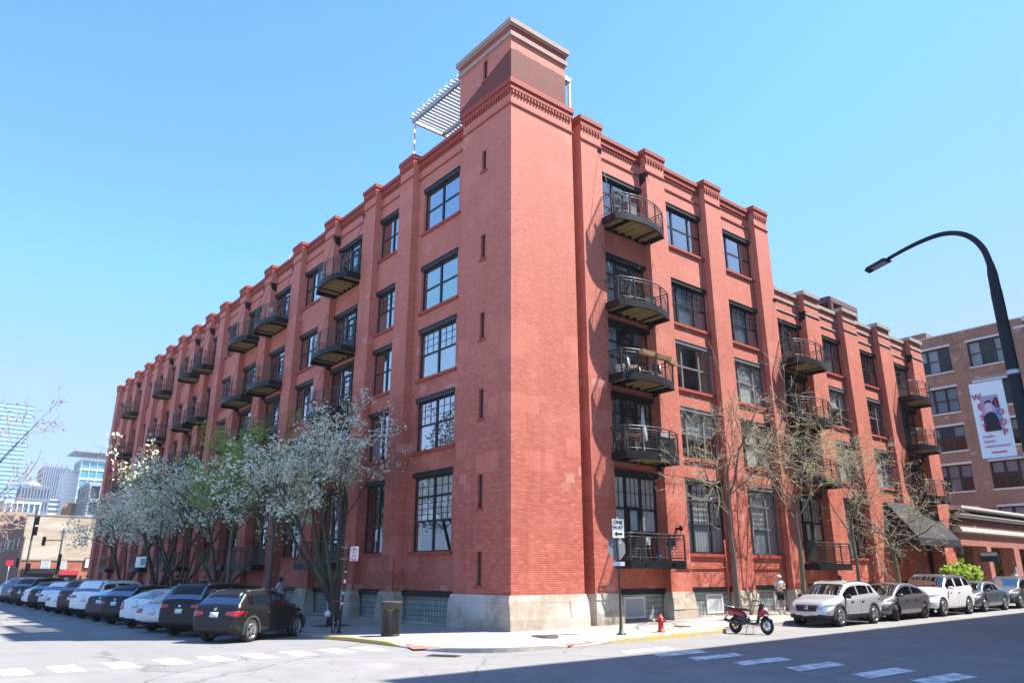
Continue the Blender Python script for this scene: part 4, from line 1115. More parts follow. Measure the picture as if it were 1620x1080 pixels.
# x = 0 at the tail, +x forward.  top: silhouette; belt: window sill line
KIND = {
 'crossover': dict(L=4.45, W=1.84, wb=(.88,3.55), wr=.355, base=.24,
   top=[(0,.62),(.02,.80),(.07,.98),(.14,1.12),(.22,1.2),(.62,1.54),(.78,1.575),(1.6,1.62),(2.3,1.58),(2.62,1.5),(3.28,1.09),(3.5,1.03),(4.05,.95),(4.28,.84),(4.40,.68),(4.45,.52)],
   belt=[(0,.6),(.1,1.0),(.25,1.12),(1.2,1.06),(2.6,.98),(3.3,.96),(4.45,.5)], rear=(.2,.66), front=(2.62,3.28), side=(.62,3.05), pillars=(1.02,1.95,), tum=.80),
 'suv': dict(L=4.85, W=1.98, wb=(.95,3.86), wr=.385, base=.27,
   top=[(0,.70),(.02,.92),(.06,1.1),(.12,1.22),(.18,1.28),(.46,1.70),(.6,1.755),(1.6,1.80),(2.5,1.77),(2.8,1.71),(3.36,1.22),(3.6,1.18),(4.4,1.08),(4.68,.98),(4.80,.8),(4.85,.6)],
   belt=[(0,.7),(.08,1.1),(.2,1.24),(2.6,1.12),(3.4,1.1),(4.85,.6)], rear=(.16,.5), front=(2.8,3.36), side=(.4,3.15), pillars=(1.15,2.15), tum=.82),
 'sedan': dict(L=4.75, W=1.82, wb=(1.0,3.7), wr=.335, base=.2,
   top=[(0,.55),(.02,.75),(.06,.92),(.14,1.0),(.7,1.04),(.86,1.07),(1.45,1.36),(1.7,1.42),(2.3,1.45),(2.8,1.41),(3.0,1.36),(3.65,.99),(3.9,.95),(4.4,.83),(4.62,.72),(4.72,.58),(4.75,.48)],
   belt=[(0,.55),(.1,.88),(.9,.97),(2.6,.92),(3.7,.9),(4.75,.48)], rear=(.86,1.5), front=(3.0,3.65), side=(1.1,3.4), pillars=(2.15,), tum=.78),
 'hatch': dict(L=4.46, W=1.76, wb=(.8,3.5), wr=.325, base=.2,
   top=[(0,.55),(.02,.78),(.05,1.0),(.12,1.08),(.18,1.12),(.9,1.38),(1.4,1.47),(2.0,1.50),(2.4,1.47),(2.6,1.42),(3.5,.98),(3.7,.94),(4.1,.84),(4.33,.7),(4.44,.55),(4.46,.46)],
   belt=[(0,.55),(.1,.98),(.3,1.02),(1.5,.96),(3.5,.88),(4.46,.46)], rear=(.18,.92), front=(2.6,3.5), side=(.7,3.3), pillars=(1.75,), tum=.78),
}
def car_meshes(kind, rim_mat='rim', clad=True, roof=None):
    K = KIND[kind]; L, W = K['L'], K['W']; hw = W/2
    xs = set([p[0] for p in K['top']]) | {K['rear'][0], K['rear'][1], K['front'][0], K['front'][1], K['side'][0], K['side'][1]}
    for p in K['pillars']: xs |= {p-.04, p+.04}
    x = .3
    while x < L: xs.add(round(x,2)); x += .3
    xs = sorted(xs); xx = [xs[0]]
    for v in xs[1:]:
        if v-xx[-1] > .012: xx.append(v)
    xs = xx
    wprof = [(0,.80),(.03,.88),(.12,.94),(.4,.99),(.9,1.0),(L-1.2,1.0),(L-.5,.965),(L-.2,.89),(L-.05,.74),(L,.62)]
    rows = []
    for x in xs:
        w = hw*interp(wprof, x); zt = interp(K['top'], x); zb = K['base'] + max(0, .16*(1-x/.35))*(x < .35) + max(0, .06*(1-(L-x)/.3))*(L-x < .3)
        be = min(interp(K['belt'], x), zt-.012); zm = zb+(be-zb)*.55
        over = clamp((zt-be)/.35, 0, 1)
        wt = w*(.93 + (K['tum']-.93)*over)
        wb_ = w*.985
        rows.append([(0,zb), (w*.80,zb), (w*.955,zb+.07), (w*.985,zb+.17), (w,zm), (w*.995,be-.09*(be-zm)/.4), (wb_*.98,be), (wb_*.965,be+.012*min(1,over*3)),
                     (wt*1.0+(wb_*.965-wt)*.06, zt-.075*over-.004), (wt*.955,zt-.028*over-.002), (wt*.80,zt+.0), (wt*.4,zt+.018), (0,zt+.024)])
    nh = len(rows[0]); vs = []; fs = []; ms = []
    ring = 2*nh-2
    for x, r in zip(xs, rows):
        pts = [(x, y, z) for y, z in r] + [(x, -y, z) for y, z in r[-2:0:-1]]
        vs += pts
    def inpill(a, b): return any(abs((a+b)/2-p) < .045 for p in K['pillars'])
    for i in range(len(xs)-1):
        a, b = xs[i], xs[i+1]; m_ = (a+b)/2
        for k in range(ring):
            j = k if k < nh-1 else ring-1-k      # mirrored row index
            v = (i*ring+k, i*ring+(k+1) % ring, (i+1)*ring+(k+1) % ring, (i+1)*ring+k)
            mt = 0
            if j <= 1 or (clad and j == 2): mt = 2
            if j == 7 and K['side'][0]+.02 < m_ < K['side'][1] and not inpill(a, b): mt = 1
            if j >= 9 and (K['rear'][0] < m_ < K['rear'][1] or K['front'][0] < m_ < K['front'][1]): mt = 1
            if roof and j >= 8 and K['rear'][1] < m_ < K['front'][0]: mt = 3
            fs.append(v); ms.append(mt)
    fs.append(tuple(range(ring))[::-1]); ms.append(0); fs.append(tuple((len(xs)-1)*ring+k for k in range(ring))); ms.append(0)
    me = bpy.data.meshes.new('car_shell'); me.from_pydata(vs, [], fs)
    for m in (M['white'], M['carglass'], M['cladding'], M['cladding']): me.materials.append(m)
    me.polygons.foreach_set('material_index', ms); me.update(); fixn(me)
    o = bpy.data.objects.new('car_shell', me); COL.objects.link(o)
    o.modifiers.new('s', 'SUBSURF').levels = 1
    cut = MB()
    for wx in K['wb']:
        for sy in (-1, 1):
            pr = [(0,-.13),(K['wr']+.055,-.13),(K['wr']+.055,.13),(0,.13)]
            cut.lathe([(.0005,-.16),(K['wr']+.06,-.16),(K['wr']+.06,.22),(.0005,.22)], 28, (wx, sy*hw*.94, K['wr']+.01), 'y', 2, False)
    cm = cut.mesh('cutter', [M['white'], M['carglass'], M['cladding'], M['cladding']]); fixn(cm)
    c = bpy.data.objects.new('cutter', cm); COL.objects.link(c)
    bo = o.modifiers.new('b', 'BOOLEAN'); bo.object = c; bo.operation = 'DIFFERENCE'; bo.solver = 'EXACT'
    full = evaluated_mesh(o, 'body')
    bpy.data.objects.remove(o); bpy.data.objects.remove(c)
    # split glass from body
    bm = bmesh.new(); bm.from_mesh(full)
    bvh = BVHTree.FromBMesh(bm)
    out = {}
    for nm, keep in (('body', (0,2,3)), ('window_glass', (1,))):
        b2 = bm.copy(); bmesh.ops.delete(b2, geom=[f for f in b2.faces if f.material_index not in keep], context='FACES')
        for f in b2.faces: f.smooth = True
        m2 = bpy.data.meshes.new(nm); b2.to_mesh(m2); b2.free()
        for m in (M['white'], M['carglass'], M['cladding'], roof or M['cladding']): m2.materials.append(m)
        m2.set_sharp_from_angle(angle=R(38)); out[nm] = m2
    def patch(nm, poly, origin, ax, ay, d, mt, th=.012, n=10, m=6):
        """panel pressed onto the shell: quad poly in (u, v) cast along d"""
        b = MB(); ax, ay, d, og = Vector(ax), Vector(ay), Vector(d).normalized(), Vector(origin); G = {}
        for j in range(m+1):
            for i in range(n+1):
                s_, t_ = i/n, j/m
                p0 = Vector(poly[0]).lerp(Vector(poly[1]), s_); p1 = Vector(poly[3]).lerp(Vector(poly[2]), s_); p = p0.lerp(p1, t_)
                h = bvh.ray_cast(og+ax*p.x+ay*p.y, d)
                if h[0] is not None: G[i, j] = h[0]-d*th
        idx = {}
        for k, v in G.items(): idx[k] = len(b.v); b.v.append(tuple(v))
        for j in range(m):
            for i in range(n):
                q = [(i,j),(i+1,j),(i+1,j+1),(i,j+1)]
                if all(k in idx for k in q): b.f.append([idx[k] for k in q]); b.m.append(0); b.sm.append(True)
        # returns so that it is a solid lens, not a floating sheet
        n0 = len(b.v); b.v += [tuple(Vector(v)+d*(th+.02)) for v in b.v]
        edges = {}
        for f in list(b.f):
            for q in range(4):
                e = (f[q], f[(q+1) % 4]); edges[e] = 1
        for (p, q) in list(edges):
            if (q, p) not in edges: b.f.append([q, p, p+n0, q+n0]); b.m.append(0); b.sm.append(False)
        me_ = b.mesh(nm, [M[mt]]); out.setdefault('parts', []).append((nm, me_))
    Z, Y, X = (0,0,1), (0,1,0), (1,0,0)
    zt = interp(K['belt'], .12)
    hi = zt-.02
    for sg in (-1, 1):
        if kind in ('crossover','suv'): patch('tail_light', [(sg*hw*.5,hi-.13),(sg*hw*1.02,hi-.2),(sg*hw*1.02,hi+.0),(sg*hw*.5,hi-.04)], (-2,0,0), Y, Z, X, 'tail', n=14)
        elif kind == 'sedan': patch('tail_light', [(sg*hw*.52,.72),(sg*hw*1.0,.70),(sg*hw*1.0,.88),(sg*hw*.52,.86)], (-2,0,0), Y, Z, X, 'tail', n=14)
        else: patch('tail_light', [(sg*hw*.66,.74),(sg*hw*1.0,.70),(sg*hw*1.0,1.05),(sg*hw*.72,1.02)], (-2,0,0), Y, Z, X, 'tail', n=14)
        # side part of the tail lamp
        patch('tail_light', [(.06,hi-.17),(.34,hi-.09),(.40,hi-.02),(.08,hi-.01)], (0,sg*3,0), X, Z, (0,-sg,0), 'tail', n=8)
        zf = interp(K['top'], L-.28)-.13
        patch('headlight', [(sg*hw*.55,zf-.07),(sg*hw*.97,zf-.03),(sg*hw*.97,zf+.09),(sg*hw*.55,zf+.04)], (L+2,0,0), Y, Z, (-1,0,0), 'lamp', n=14)
        patch('headlight', [(L-.62,zf+.03),(L-.2,zf-.03),(L-.2,zf+.06),(L-.55,zf+.1)], (0,sg*3,0), X, Z, (0,-sg,0), 'lamp', n=8)
        # door seams, handles, cladding strip
        s0, s1 = K['side']; zb = K['base']; be = interp(K['belt'], 2)
        p0 = K['pillars'][-1]
        for px in (p0, K['wb'][1]-.56): patch('door_seam', [(px-.006,zb+.16),(px+.006,zb+.16),(px+.006,be-.02),(px-.006,be-.02)], (0,sg*3,0), X, Z, (0,-sg,0), 'cladding', th=.0015, n=1, m=8)
        for px in (p0-.32, K['wb'][1]-1.0-.1): patch('door_handle', [(px,be-.14),(px+.2,be-.15),(px+.2,be-.12),(px,be-.11)], (0,sg*3,0), X, Z, (0,-sg,0), 'chrome' if kind == 'suv' else 'cladding', th=.025, n=3, m=1)
        if kind in ('crossover','suv'):
            patch('roof_rail', [(K['rear'][1]+.15,sg*hw*.66),(K['front'][0]-.1,sg*hw*.66),(K['front'][0]-.1,sg*hw*.70),(K['rear'][1]+.15,sg*hw*.70)], (0,0,4), X, Y, (0,0,-1), 'chrome', th=.035, n=10, m=1)
    patch('number_plate', [(-.155,.80 if kind != 'sedan' else .66),(.155,.80 if kind != 'sedan' else .66),(.155,.95 if kind != 'sedan' else .8),(-.155,.95 if kind != 'sedan' else .8)], (-2,0,0), Y, Z, X, 'plate', th=.02, n=2, m=2)
    patch('number_plate', [(-.155,.38),(.155,.38),(.155,.5),(-.155,.5)], (L+2,0,0), Y, Z, (-1,0,0), 'plate', th=.03, n=2, m=2)
    patch('badge', [(-.05,1.0 if kind != 'sedan' else .85),(.05,1.0 if kind != 'sedan' else .85),(.05,1.08 if kind != 'sedan' else .92),(-.05,1.08 if kind != 'sedan' else .92)], (-2,0,0), Y, Z, X, 'chrome', th=.016, n=2, m=2)
    gz = interp(K['top'], L-.18)
    patch('grille', [(-hw*.42,gz-.30),(hw*.42,gz-.30),(hw*.5,gz-.07),(-hw*.5,gz-.07)], (L+2,0,0), Y, Z, (-1,0,0), 'cladding', th=.006, n=12, m=4)
    patch('badge', [(-.07,gz-.23),(.07,gz-.23),(.07,gz-.11),(-.07,gz-.11)], (L+2,0,0), Y, Z, (-1,0,0), 'chrome', th=.02, n=3, m=3)
    patch('air_intake', [(-hw*.72,K['base']+.05),(hw*.72,K['base']+.05),(hw*.66,K['base']+.17),(-hw*.66,K['base']+.17)], (L+2,0,0), Y, Z, (-1,0,0), 'cladding', th=.01, n=14, m=3)
    patch('rear_bumper', [(-hw*.93,K['base']+.1),(hw*.93,K['base']+.1),(hw*.93,K['base']+.32),(-hw*.93,K['base']+.32)], (-2,0,0), Y, Z, X, 'cladding', th=.01, n=16, m=3) if clad else None
    if kind == 'crossover' or kind == 'suv':
        x0 = K['rear'][1]-.1; patch('spoiler', [(x0-.14,-hw*.66),(x0+.12,-hw*.66),(x0+.12,hw*.66),(x0-.14,hw*.66)], (0,0,4), X, Y, (0,0,-1), 'cladding', th=.02, n=3, m=8)
    # wheels
    r = K['wr']; ty = MB(); ty.lathe([(r*.66,-.11),(r*.93,-.115),(r*.99,-.09),(r,-.04),(r,.04),(r*.99,.09),(r*.93,.115),(r*.66,.11)], 28, (0,0,0), 'y')
    rm = MB(); rm.lathe([(r*.67,.10),(r*.69,.118),(r*.63,.112),(r*.60,.06),(r*.2,.03)], 24, (0,0,0), 'y'); rm.lathe([(0,.1),(r*.17,.1),(r*.2,.07),(r*.2,.0)], 12, (0,0,0), 'y')
    rm.lathe([(r*.67,-.10),(r*.3,-.08),(0,-.08)], 20, (0,0,0), 'y')
    for k in range(10):
        a = 2*PI*k/10 + (.12 if k % 2 else -.12); ca, sa = math.cos(a), math.sin(a)
        rm.bar((r*.15*ca, .088, r*.15*sa), (r*.65*ca, .108, r*.65*sa), .035, .03)
    hb = MB(); hb.lathe([(0,.055),(r*.58,.055)], 20, (0,0,0), 'y')
    out['tyre'] = ty.mesh('tyre', [M['tyre']]); out['rim'] = rm.mesh('rim', [M[rim_mat]]); out['disc'] = hb.mesh('brake_disc', [M['rim_dark']])
    for q in ('tyre','rim','disc'): fixn(out[q])
    if clad:
        for wx in K['wb']:
            for sg in (-1, 1):
                b = MB(); n = 14; r0, r1 = r+.045, r+.115; ya, yb = sg*hw*.90, sg*(hw*.985+.012)
                ang = [R(-12+204*k/n) for k in range(n+1)]
                for a0_, a1_ in zip(ang[:-1], ang[1:]):
                    vs_ = [(wx+q*math.cos(t), y, r+.01+q*math.sin(t)) for y in (ya, yb) for q, t in ((r0,a0_),(r1,a0_),(r1,a1_),(r0,a1_))]
                    b.add(vs_, [(4,5,6,7),(1,2,6,5),(3,0,4,7)], 0)
                me_ = b.mesh('wheel_arch', [M['arch']]); fixn(me_); out['parts'].append(('wheel_arch', me_))
    # mirrors, dark cabin with seats
    for sg in (-1, 1):
        mi = MB(); xm = K['front'][1]-.28; be = interp(K['belt'], xm)+.03
        mi.lathe([(0,-.11),(.05,-.10),(.075,-.03),(.08,.04),(.06,.09),(0,.105)], 10, (xm, 0, be+.07), 'y'); mi.v = [(xm+(x-xm)*.75, sg*(hw*.99+.09)+y, z) for x, y, z in mi.v]
        mi.bar((xm, sg*hw*.93, be), (xm, sg*(hw*.99+.03), be+.05), .05)
        me_ = mi.mesh('side_mirror', [M['cladding']]); fixn(me_); out['parts'].append(('side_mirror', me_))
    cb = MB(); xa, xb = K['rear'][1], K['front'][1]-.1
    cb.box(xa-.2, xb, -hw*.84, hw*.84, K['base']+.2, interp(K['belt'], 2)-.12)
    for sx in (xb-1.25, xb-2.15):
        for sg in (-1, 1): cb.frustum(sx-.12, sx+.12, sg*hw*.42-.22, sg*hw*.42+.22, .7, interp(K['belt'],2)+.16, .04,.04,.03,.03); cb.box(sx-.07, sx+.05, sg*hw*.42-.11, sg*hw*.42+.11, interp(K['belt'],2)+.17, interp(K['belt'],2)+.34)
    out['cabin'] = cb.mesh('cabin', [M['seat_dark']])
    out['K'] = K
    return out
_cars = {}
def make_car(kind, colour, x, y, rz, label, group, rim='rim', clad=True, roof=None, steer=0, z=None, name='parked_car', plate_text=None):
    """x, y: centre of the car on the ground; rz: heading"""
    key = (kind, rim, clad, roof.name if roof else None)
    if key not in _cars: _cars[key] = car_meshes(kind, rim, clad, roof)
    A = _cars[key]; K = A['K']; L = K['L']; hw = K['W']/2
    root = empty(name, (x, y, road_z(x, y) if z is None else z), rz); tag(root, label, 'car', group)
    def ln(nm, me, par, loc=(0,0,0)):
        o = link(nm, me, par, loc); return o
    c0 = (-L/2, 0, 0)
    b = ln('body', A['body'], root, c0); b.material_slots[0].link = 'OBJECT'; b.material_slots[0].material = colour
    ln('window_glass', A['window_glass'], root, c0); ln('cabin', A['cabin'], root, c0)
    for nm, me in A['parts']:
        o = ln(nm, me, root, c0)
        if nm == 'side_mirror' and not clad: o.material_slots[0].link = 'OBJECT'; o.material_slots[0].material = colour
        if nm == 'spoiler': o.material_slots[0].link = 'OBJECT'; o.material_slots[0].material = colour
    for wi, wx in enumerate(K['wb']):
        for sg in (-1, 1):
            w = ln('wheel', A['tyre'], root, (wx-L/2, sg*(hw-.125), K['wr'])); w.rotation_euler = (0, 0, (0 if sg > 0 else PI)+(steer if wi else 0))
            ln('rim', A['rim'], w); ln('brake_disc', A['disc'], w)
    return root
P = dict(silver=paint('silver_paint', (.55,.56,.57), .5), grey=paint('grey_paint', (.13,.125,.125), .5), white=paint('white_paint_car', (.72,.72,.71), 0), steel=paint('steel_grey_paint', (.12,.13,.145), .5),
         black=mat('black_paint', (.006,.006,.0065), .3, 0, .35), navy=mat('navy_paint', (.012,.016,.034), .3, 0, .45), lt=paint('light_silver_paint', (.50,.53,.56), .5), brown=mat('brown_paint', (.04,.02,.016), .3, .2, .45), char=mat('charcoal_paint', (.012,.0115,.012), .28, 0, .4), blue=paint('blue_grey_paint', (.08,.10,.14), .4))
# right-hand kerb, facing the corner (heading -x)
GRC = 'cars parked along the right kerb'
for kind, col, X, lab, kw in (('crossover','silver',13.3,'silver white crossover with a black grille parked first from the corner on the right',dict(steer=0)),
        ('hatch','grey',18.0,'dark grey hatchback with turned front wheels between the silver and the white cars',dict(rim='rim_dark', clad=False, steer=.35)),
        ('suv','white',22.6,'white SUV with a black roof parked before the dark awning',dict(clad=False, roof=M['cladding'], rim='rim')),
        ('sedan','steel',27.6,'steel grey saloon parked behind the white SUV on the right',dict(clad=False)),
        ('crossover','grey',32.6,'dark grey crossover furthest right, cut off by the photo edge',dict(clad=True))):
    make_car(kind, P[col], X, -4.15, PI, lab, GRC, **kw)
# nose-in along the left street; reference point is the outer rear corner wheel
GLC = 'cars parked nose-in along the left street'
HA = R(33)
def nosein(kind, col, y, lab, dx=0, **kw):
    A = KIND[kind]; L = A['L']; xr = -7.55+dx      # rear axle centre line
    ca, sa = math.cos(HA), math.sin(HA); off = L/2-A['wb'][0]
    o = make_car(kind, P[col], xr+off*ca, y+off*sa, HA, lab, GLC, **kw); o.scale = (.94,.94,.96); return o
LEFT = [('crossover','char',4.9,'black crossover with red tail lights nearest the corner',0,{}),
 ('suv','black',8.0,'black SUV just left of the nearest black crossover',-.1,dict(rim='rim_dark')),
 ('sedan','lt',10.7,'light silver saloon between the black SUV and the white hatchback',-.2,dict(clad=False)),
 ('hatch','white',13.3,'white hatchback with a black tail panel beside the silver saloon',-.3,dict(clad=False)),
 ('crossover','black',16.2,'black crossover with lit brake lamps left of the white hatchback',-.4,{}),
 ('hatch','navy',18.8,'dark navy rounded hatchback with a pale number plate',-.5,dict(clad=False)),
 ('suv','white',21.6,'white SUV with a grey roof line left of the navy hatchback',-.5,dict(clad=False)),
 ('suv','brown',24.3,'dark brown SUV wedged between two white cars',-.6,{}),
 ('sedan','white',26.9,'white saloon left of the brown SUV',-.7,dict(clad=False)),
 ('crossover','white',30.0,'white crossover further down the row with a dark rear window',-.7,{}),
 ('crossover','black',33.2,'far black crossover beyond the white ones',-.8,{}),
 ('hatch','white',36.2,'white hatchback far down the row, smallest white car',-.8,dict(clad=False)),
 ('suv','black',39.6,'far black SUV near the end of the row',-.9,{}),
 ('suv','blue',43.5,'far blue grey SUV with a roof box of shade, near the row end',-1.0,{}),
 ('crossover','silver',47.5,'last silver car of the row, almost hidden by the others',-1.0,{})]
for kind, col, y, lab, dx, kw in LEFT: nosein(kind, col, y, lab, dx, **kw)
make_car('sedan', P['steel'], -12.2, 30.2, R(90), 'dark grey saloon driving away at the left edge, its brake lamp lit', None, clad=False, name='moving_car')
# ------------------------------------------------------------------ street furniture
M['post'] = mat('dark_green_post', (.02,.028,.026), .5, .2)
M['signback'] = mat('sign_back_metal', (.34,.35,.36), .45, .5)
M['signwhite'] = mat('sign_white', (.74,.74,.72), .5)
M['signblack'] = mat('sign_black', (.012,.012,.012), .5)
M['signred'] = mat('sign_red', (.52,.02,.035), .5)
M['red'] = varied('hydrant_red', (.48,.035,.03), (.40,.03,.028), 6, .45)
def rrect(w, h, r, n=4):
    out = []
    for cx, cz, a in ((w/2-r,h/2-r,0),(-w/2+r,h/2-r,90),(-w/2+r,-h/2+r,180),(w/2-r,-h/2+r,270)):
        for k in range(n+1): t = R(a+90*k/n); out.append((cx+r*math.cos(t), cz+r*math.sin(t)))
    return out
def plate(w, h, th=.006, r=.03, m=0, mb=None, cx=0, cz=0, y=0):
    mb = mb or MB(); mb.prism([(x+cx, y, z+cz) for x, z in rrect(w, h, r)], (0, th, 0), m); return mb
UPR = Matrix.Rotation(PI/2, 4, 'X')        # lettering to stand upright facing -y

# ONE WAY sign over the back of a stop sign
bx, by = 2.15, -2.9; bz = walk_z(bx, by)
o = empty('street_sign_post', (bx, by, bz)); tag(o, 'ONE WAY sign above the grey back of a stop sign on a dark post', 'street sign')
b = MB(); b.lathe([(.0,0),(.16,0),(.15,.03),(.07,.06),(.055,.28),(.04,.3)], 12); b.tube([(0,0,.3),(0,0,3.62)], .036, 8); b.build('post', M['post'], o)
q = empty('tmp'); bpy.data.objects.remove(q)
s = plate(.46, .62, .005, .03); plate(.43, .59, .002, .025, 1, s, y=-.003); s_o = s.build('one_way_plate', [M['signback'], M['signwhite']], o, (0,-.05,3.25), R(-16))
lettering('ONE', .175, M['signblack'], s_o, Matrix.Translation((0,-.006,.2)) @ UPR)
lettering('WAY', .175, M['signblack'], s_o, Matrix.Translation((0,-.006,.03)) @ UPR)
a = MB(); a.prism([(-.15,-.007,-.17),(-.05,-.007,-.09),(-.05,-.007,-.14),(.15,-.007,-.14),(.15,-.007,-.2),(-.05,-.007,-.2),(-.05,-.007,-.25)], (0,.004,0)); a.build('arrow', M['signblack'], s_o)
e = MB(); e.prism([(.39*math.cos(R(22.5+45*k)), 0, .39*math.sin(R(22.5+45*k))) for k in range(8)], (0,.006,0), 0)
e.prism([(.385*math.cos(R(22.5+45*k)), .0065, .385*math.sin(R(22.5+45*k))) for k in range(8)], (0,.003,0), 1)
e_o = e.build('stop_plate', [M['signback'], M['signred']], o, (0,.05,2.63), R(-8))
st = MB(); r6 = random.Random(6)
for k in range(6): x, z = r6.uniform(-.22,.22), r6.uniform(-.25,.25); st.box(x, x+.06, -.004, -.001, z, z+.05, k % 2)
st.build('sticker', [M['signwhite'], mat('blue_sticker', (.1,.2,.42), .5)], e_o)
for x, sgn in ((-.14,-1),(.12,1)):
    t = plate(.26, .13, .004, .015); t.build('small_plate', mat('faded_blue_plate', (.42,.48,.55), .5), o, (x,-.045,2.14), R(-16+14*sgn))

# no parking sign with leaning post, bicycle locked to it
bx, by = -3.98, 4.3; bz = walk_z(bx, by)
o = empty('parking_sign_post', (bx, by, bz)); tag(o, 'no parking sign on a dark leaning post at the shaded kerb', 'street sign')
b = MB(); b.lathe([(0,0),(.1,0),(.09,.04),(.05,.06)], 10); b.tube([(0,0,.0),(.16,0,2.85)], .032, 7); b.build('post', M['post'], o)
stk = MB()
for z, h in ((.9,.07),(1.25,.05),(1.6,.12),(1.95,.04)): x = .16*z/2.85; stk.lathe([(.036,0),(.036,h)], 8, (x, 0, z))
stk.build('sticker', M['signwhite'], o)
for z in (2.4, 2.78): br = MB(); br.bar((-.14,-.015,z),(.36,-.015,z),.02,.03); br.build('bracket', M['alu'], o)
s = plate(.3, .5, .005, .03); plate(.285, .485, .002, .025, 1, s, y=-.003); s_o = s.build('sign_plate', [M['signred'], M['signwhite']], o, (.36,-.05,2.58), R(-22))
rg = MB(); 
for k in range(24):
    a0, a1 = 2*PI*k/24, 2*PI*(k+1)/24
    rg.prism([(.105*math.cos(a0),-.006,.1+.105*math.sin(a0)),(.105*math.cos(a1),-.006,.1+.105*math.sin(a1)),(.083*math.cos(a1),-.006,.1+.083*math.sin(a1)),(.083*math.cos(a0),-.006,.1+.083*math.sin(a0))], (0,.003,0))
rg.bar((-.07,-.0062,.17),(.07,-.0062,.03),.018,.003); rg.box(-.1,.1,-.006,-.003,-.2,-.17); rg.prism([(-.06,-.006,-.215),(.06,-.006,-.215),(.06,-.006,-.235),(-.06,-.006,-.235)], (0,.003,0)); rg.build('prohibition_ring', M['signred'], s_o)
lettering('P', .15, M['signblack'], s_o, Matrix.Translation((0,-.005,.1)) @ UPR)
tx = MB()
for k in range(3): tx.box(-.09,.09,-.005,-.003,-.05-.035*k,-.035-.035*k)
tx.build('text_line', M['signblack'], s_o)

def bicycle(loc, rz):
    o = empty('bicycle', loc, rz); tag(o, 'black bicycle with red handlebar tape locked to the no parking post', 'bicycle')
    f = MB(); A, B, C_, D = (-.42,0,.34), (0,0,.29), (-.14,0,.80), (.40,0,.74)
    for p, q_ in ((A,B),(A,C_),(B,C_),(B,D),(C_,D),(D,(.54,0,.34))): f.tube([p,q_], .017, 6)
    f.tube([D,(.37,0,.96)], .015, 6); f.tube([C_,(-.17,0,.94)], .014, 6); f.build('frame', M['iron'], o)
    s = MB(); s.frustum(-.30,-.04,-.07,.07,.93,.98,.02,.02,.02,.02); s.build('saddle', M['tyre'], o)
    h = MB(); h.tube([(.40,-.31,.98),(.38,-.18,1.0),(.37,0,.97),(.38,.18,1.0),(.40,.31,.98)], .017, 6); h.build('handlebar', M['signred'], o)
    for x in (-.42,.54):
        w = MB(); w.lathe([(.30,-.015),(.335,-.015),(.34,0),(.335,.015),(.30,.015),(.30,-.015)], 28, (x,0,.34), 'y'); wo = w.build('wheel', M['tyre'], o)
        sp = MB()
        for k in range(12): a = PI*k/6; sp.tube([(x,0,.34),(x+.30*math.cos(a),0,.34+.30*math.sin(a))], .004, 3)
        sp.lathe([(0,-.03),(.025,-.03),(.025,.03),(0,.03)], 8, (x,0,.34), 'y'); sp.build('spokes', M['alu'], wo)
    c = MB(); c.lathe([(0,.03),(.09,.03),(.09,.045),(0,.045)], 14, (0,-.09,.29), 'y'); c.bar((0,-.06,.29),(.1,-.06,.15),.02); c.bar((0,.06,.29),(-.1,.06,.43),.02); c.box(.06,.14,-.12,-.05,.14,.16); c.box(-.14,-.06,.05,.12,.42,.44); c.build('crankset', M['alu'], o)
    return o
bicycle((-3.9, 4.72, walk_z(-3.9,4.72)), R(52))
sb_ = MB(); rr6 = random.Random(4); pr = [(0,-.16),(.12,-.15),(.19,-.06),(.17,.06),(.09,.13),(.03,.19),(0,.2)]
sb_.lathe(pr, 12, (0,0,.16)); sb_.v = [(x*(1+rr6.uniform(-.18,.18)), y*(1+rr6.uniform(-.18,.18)), z+rr6.uniform(-.02,.02)) for x, y, z in sb_.v]
o = sb_.build('plastic_bag', mat('white_plastic', (.6,.61,.63), .4), None, (-4.12, 4.95, walk_z(-4.1,4.9)+.5)); o.scale = (.62,.62,.62); tag(o, 'crumpled white plastic bag hanging on the locked bicycle', 'bag')

# slatted litter bin
bx, by = -3.5, 1.75
o = empty('litter_bin', (bx, by, walk_z(bx, by))); tag(o, 'round dark slatted steel litter bin at the corner kerb', 'litter bin')
mb_ = varied('bin_steel', (.085,.08,.075), (.06,.057,.055), 6, .5, 5); 
b = MB(); b.lathe([(0,.05),(.265,.05),(.27,.88),(.25,.88),(.25,.1),(0,.1)], 24); b.lathe([(.20,0),(.29,.0),(.30,.03),(.285,.07),(.26,.07)], 24); b.build('drum', mat('bin_liner', (.03,.03,.032), .6), o)
s = MB()
for k in range(28):
    a = 2*PI*k/28; ca, sa = math.cos(a), math.sin(a); s.bar((.285*ca,.285*sa,.06),(.292*ca,.292*sa,.80),.034,.010)
s.build('slats', mb_, o)
t = MB(); t.lathe([(.275,.80),(.305,.80),(.335,.98),(.345,1.0),(.345,1.03),(.325,1.035),(.30,.98),(.275,.84)], 28); 
for k in range(40): a = 2*PI*k/40; t.bar((.30*math.cos(a),.30*math.sin(a),.82),(.337*math.cos(a),.337*math.sin(a),.98),.02,.012)
t.build('rim', mb_, o)
lg = MB()
for k in range(7): a = R(212+k*5.5); lg.bar((.302*math.cos(a),.302*math.sin(a),.755+.012*(k % 3)),(.303*math.cos(a+.06),.303*math.sin(a+.06),.79-.008*(k % 2)),.02,.012)
lg.build('yellow_emblem', mat('yellow_emblem_paint', (.55,.42,.05), .5), o)

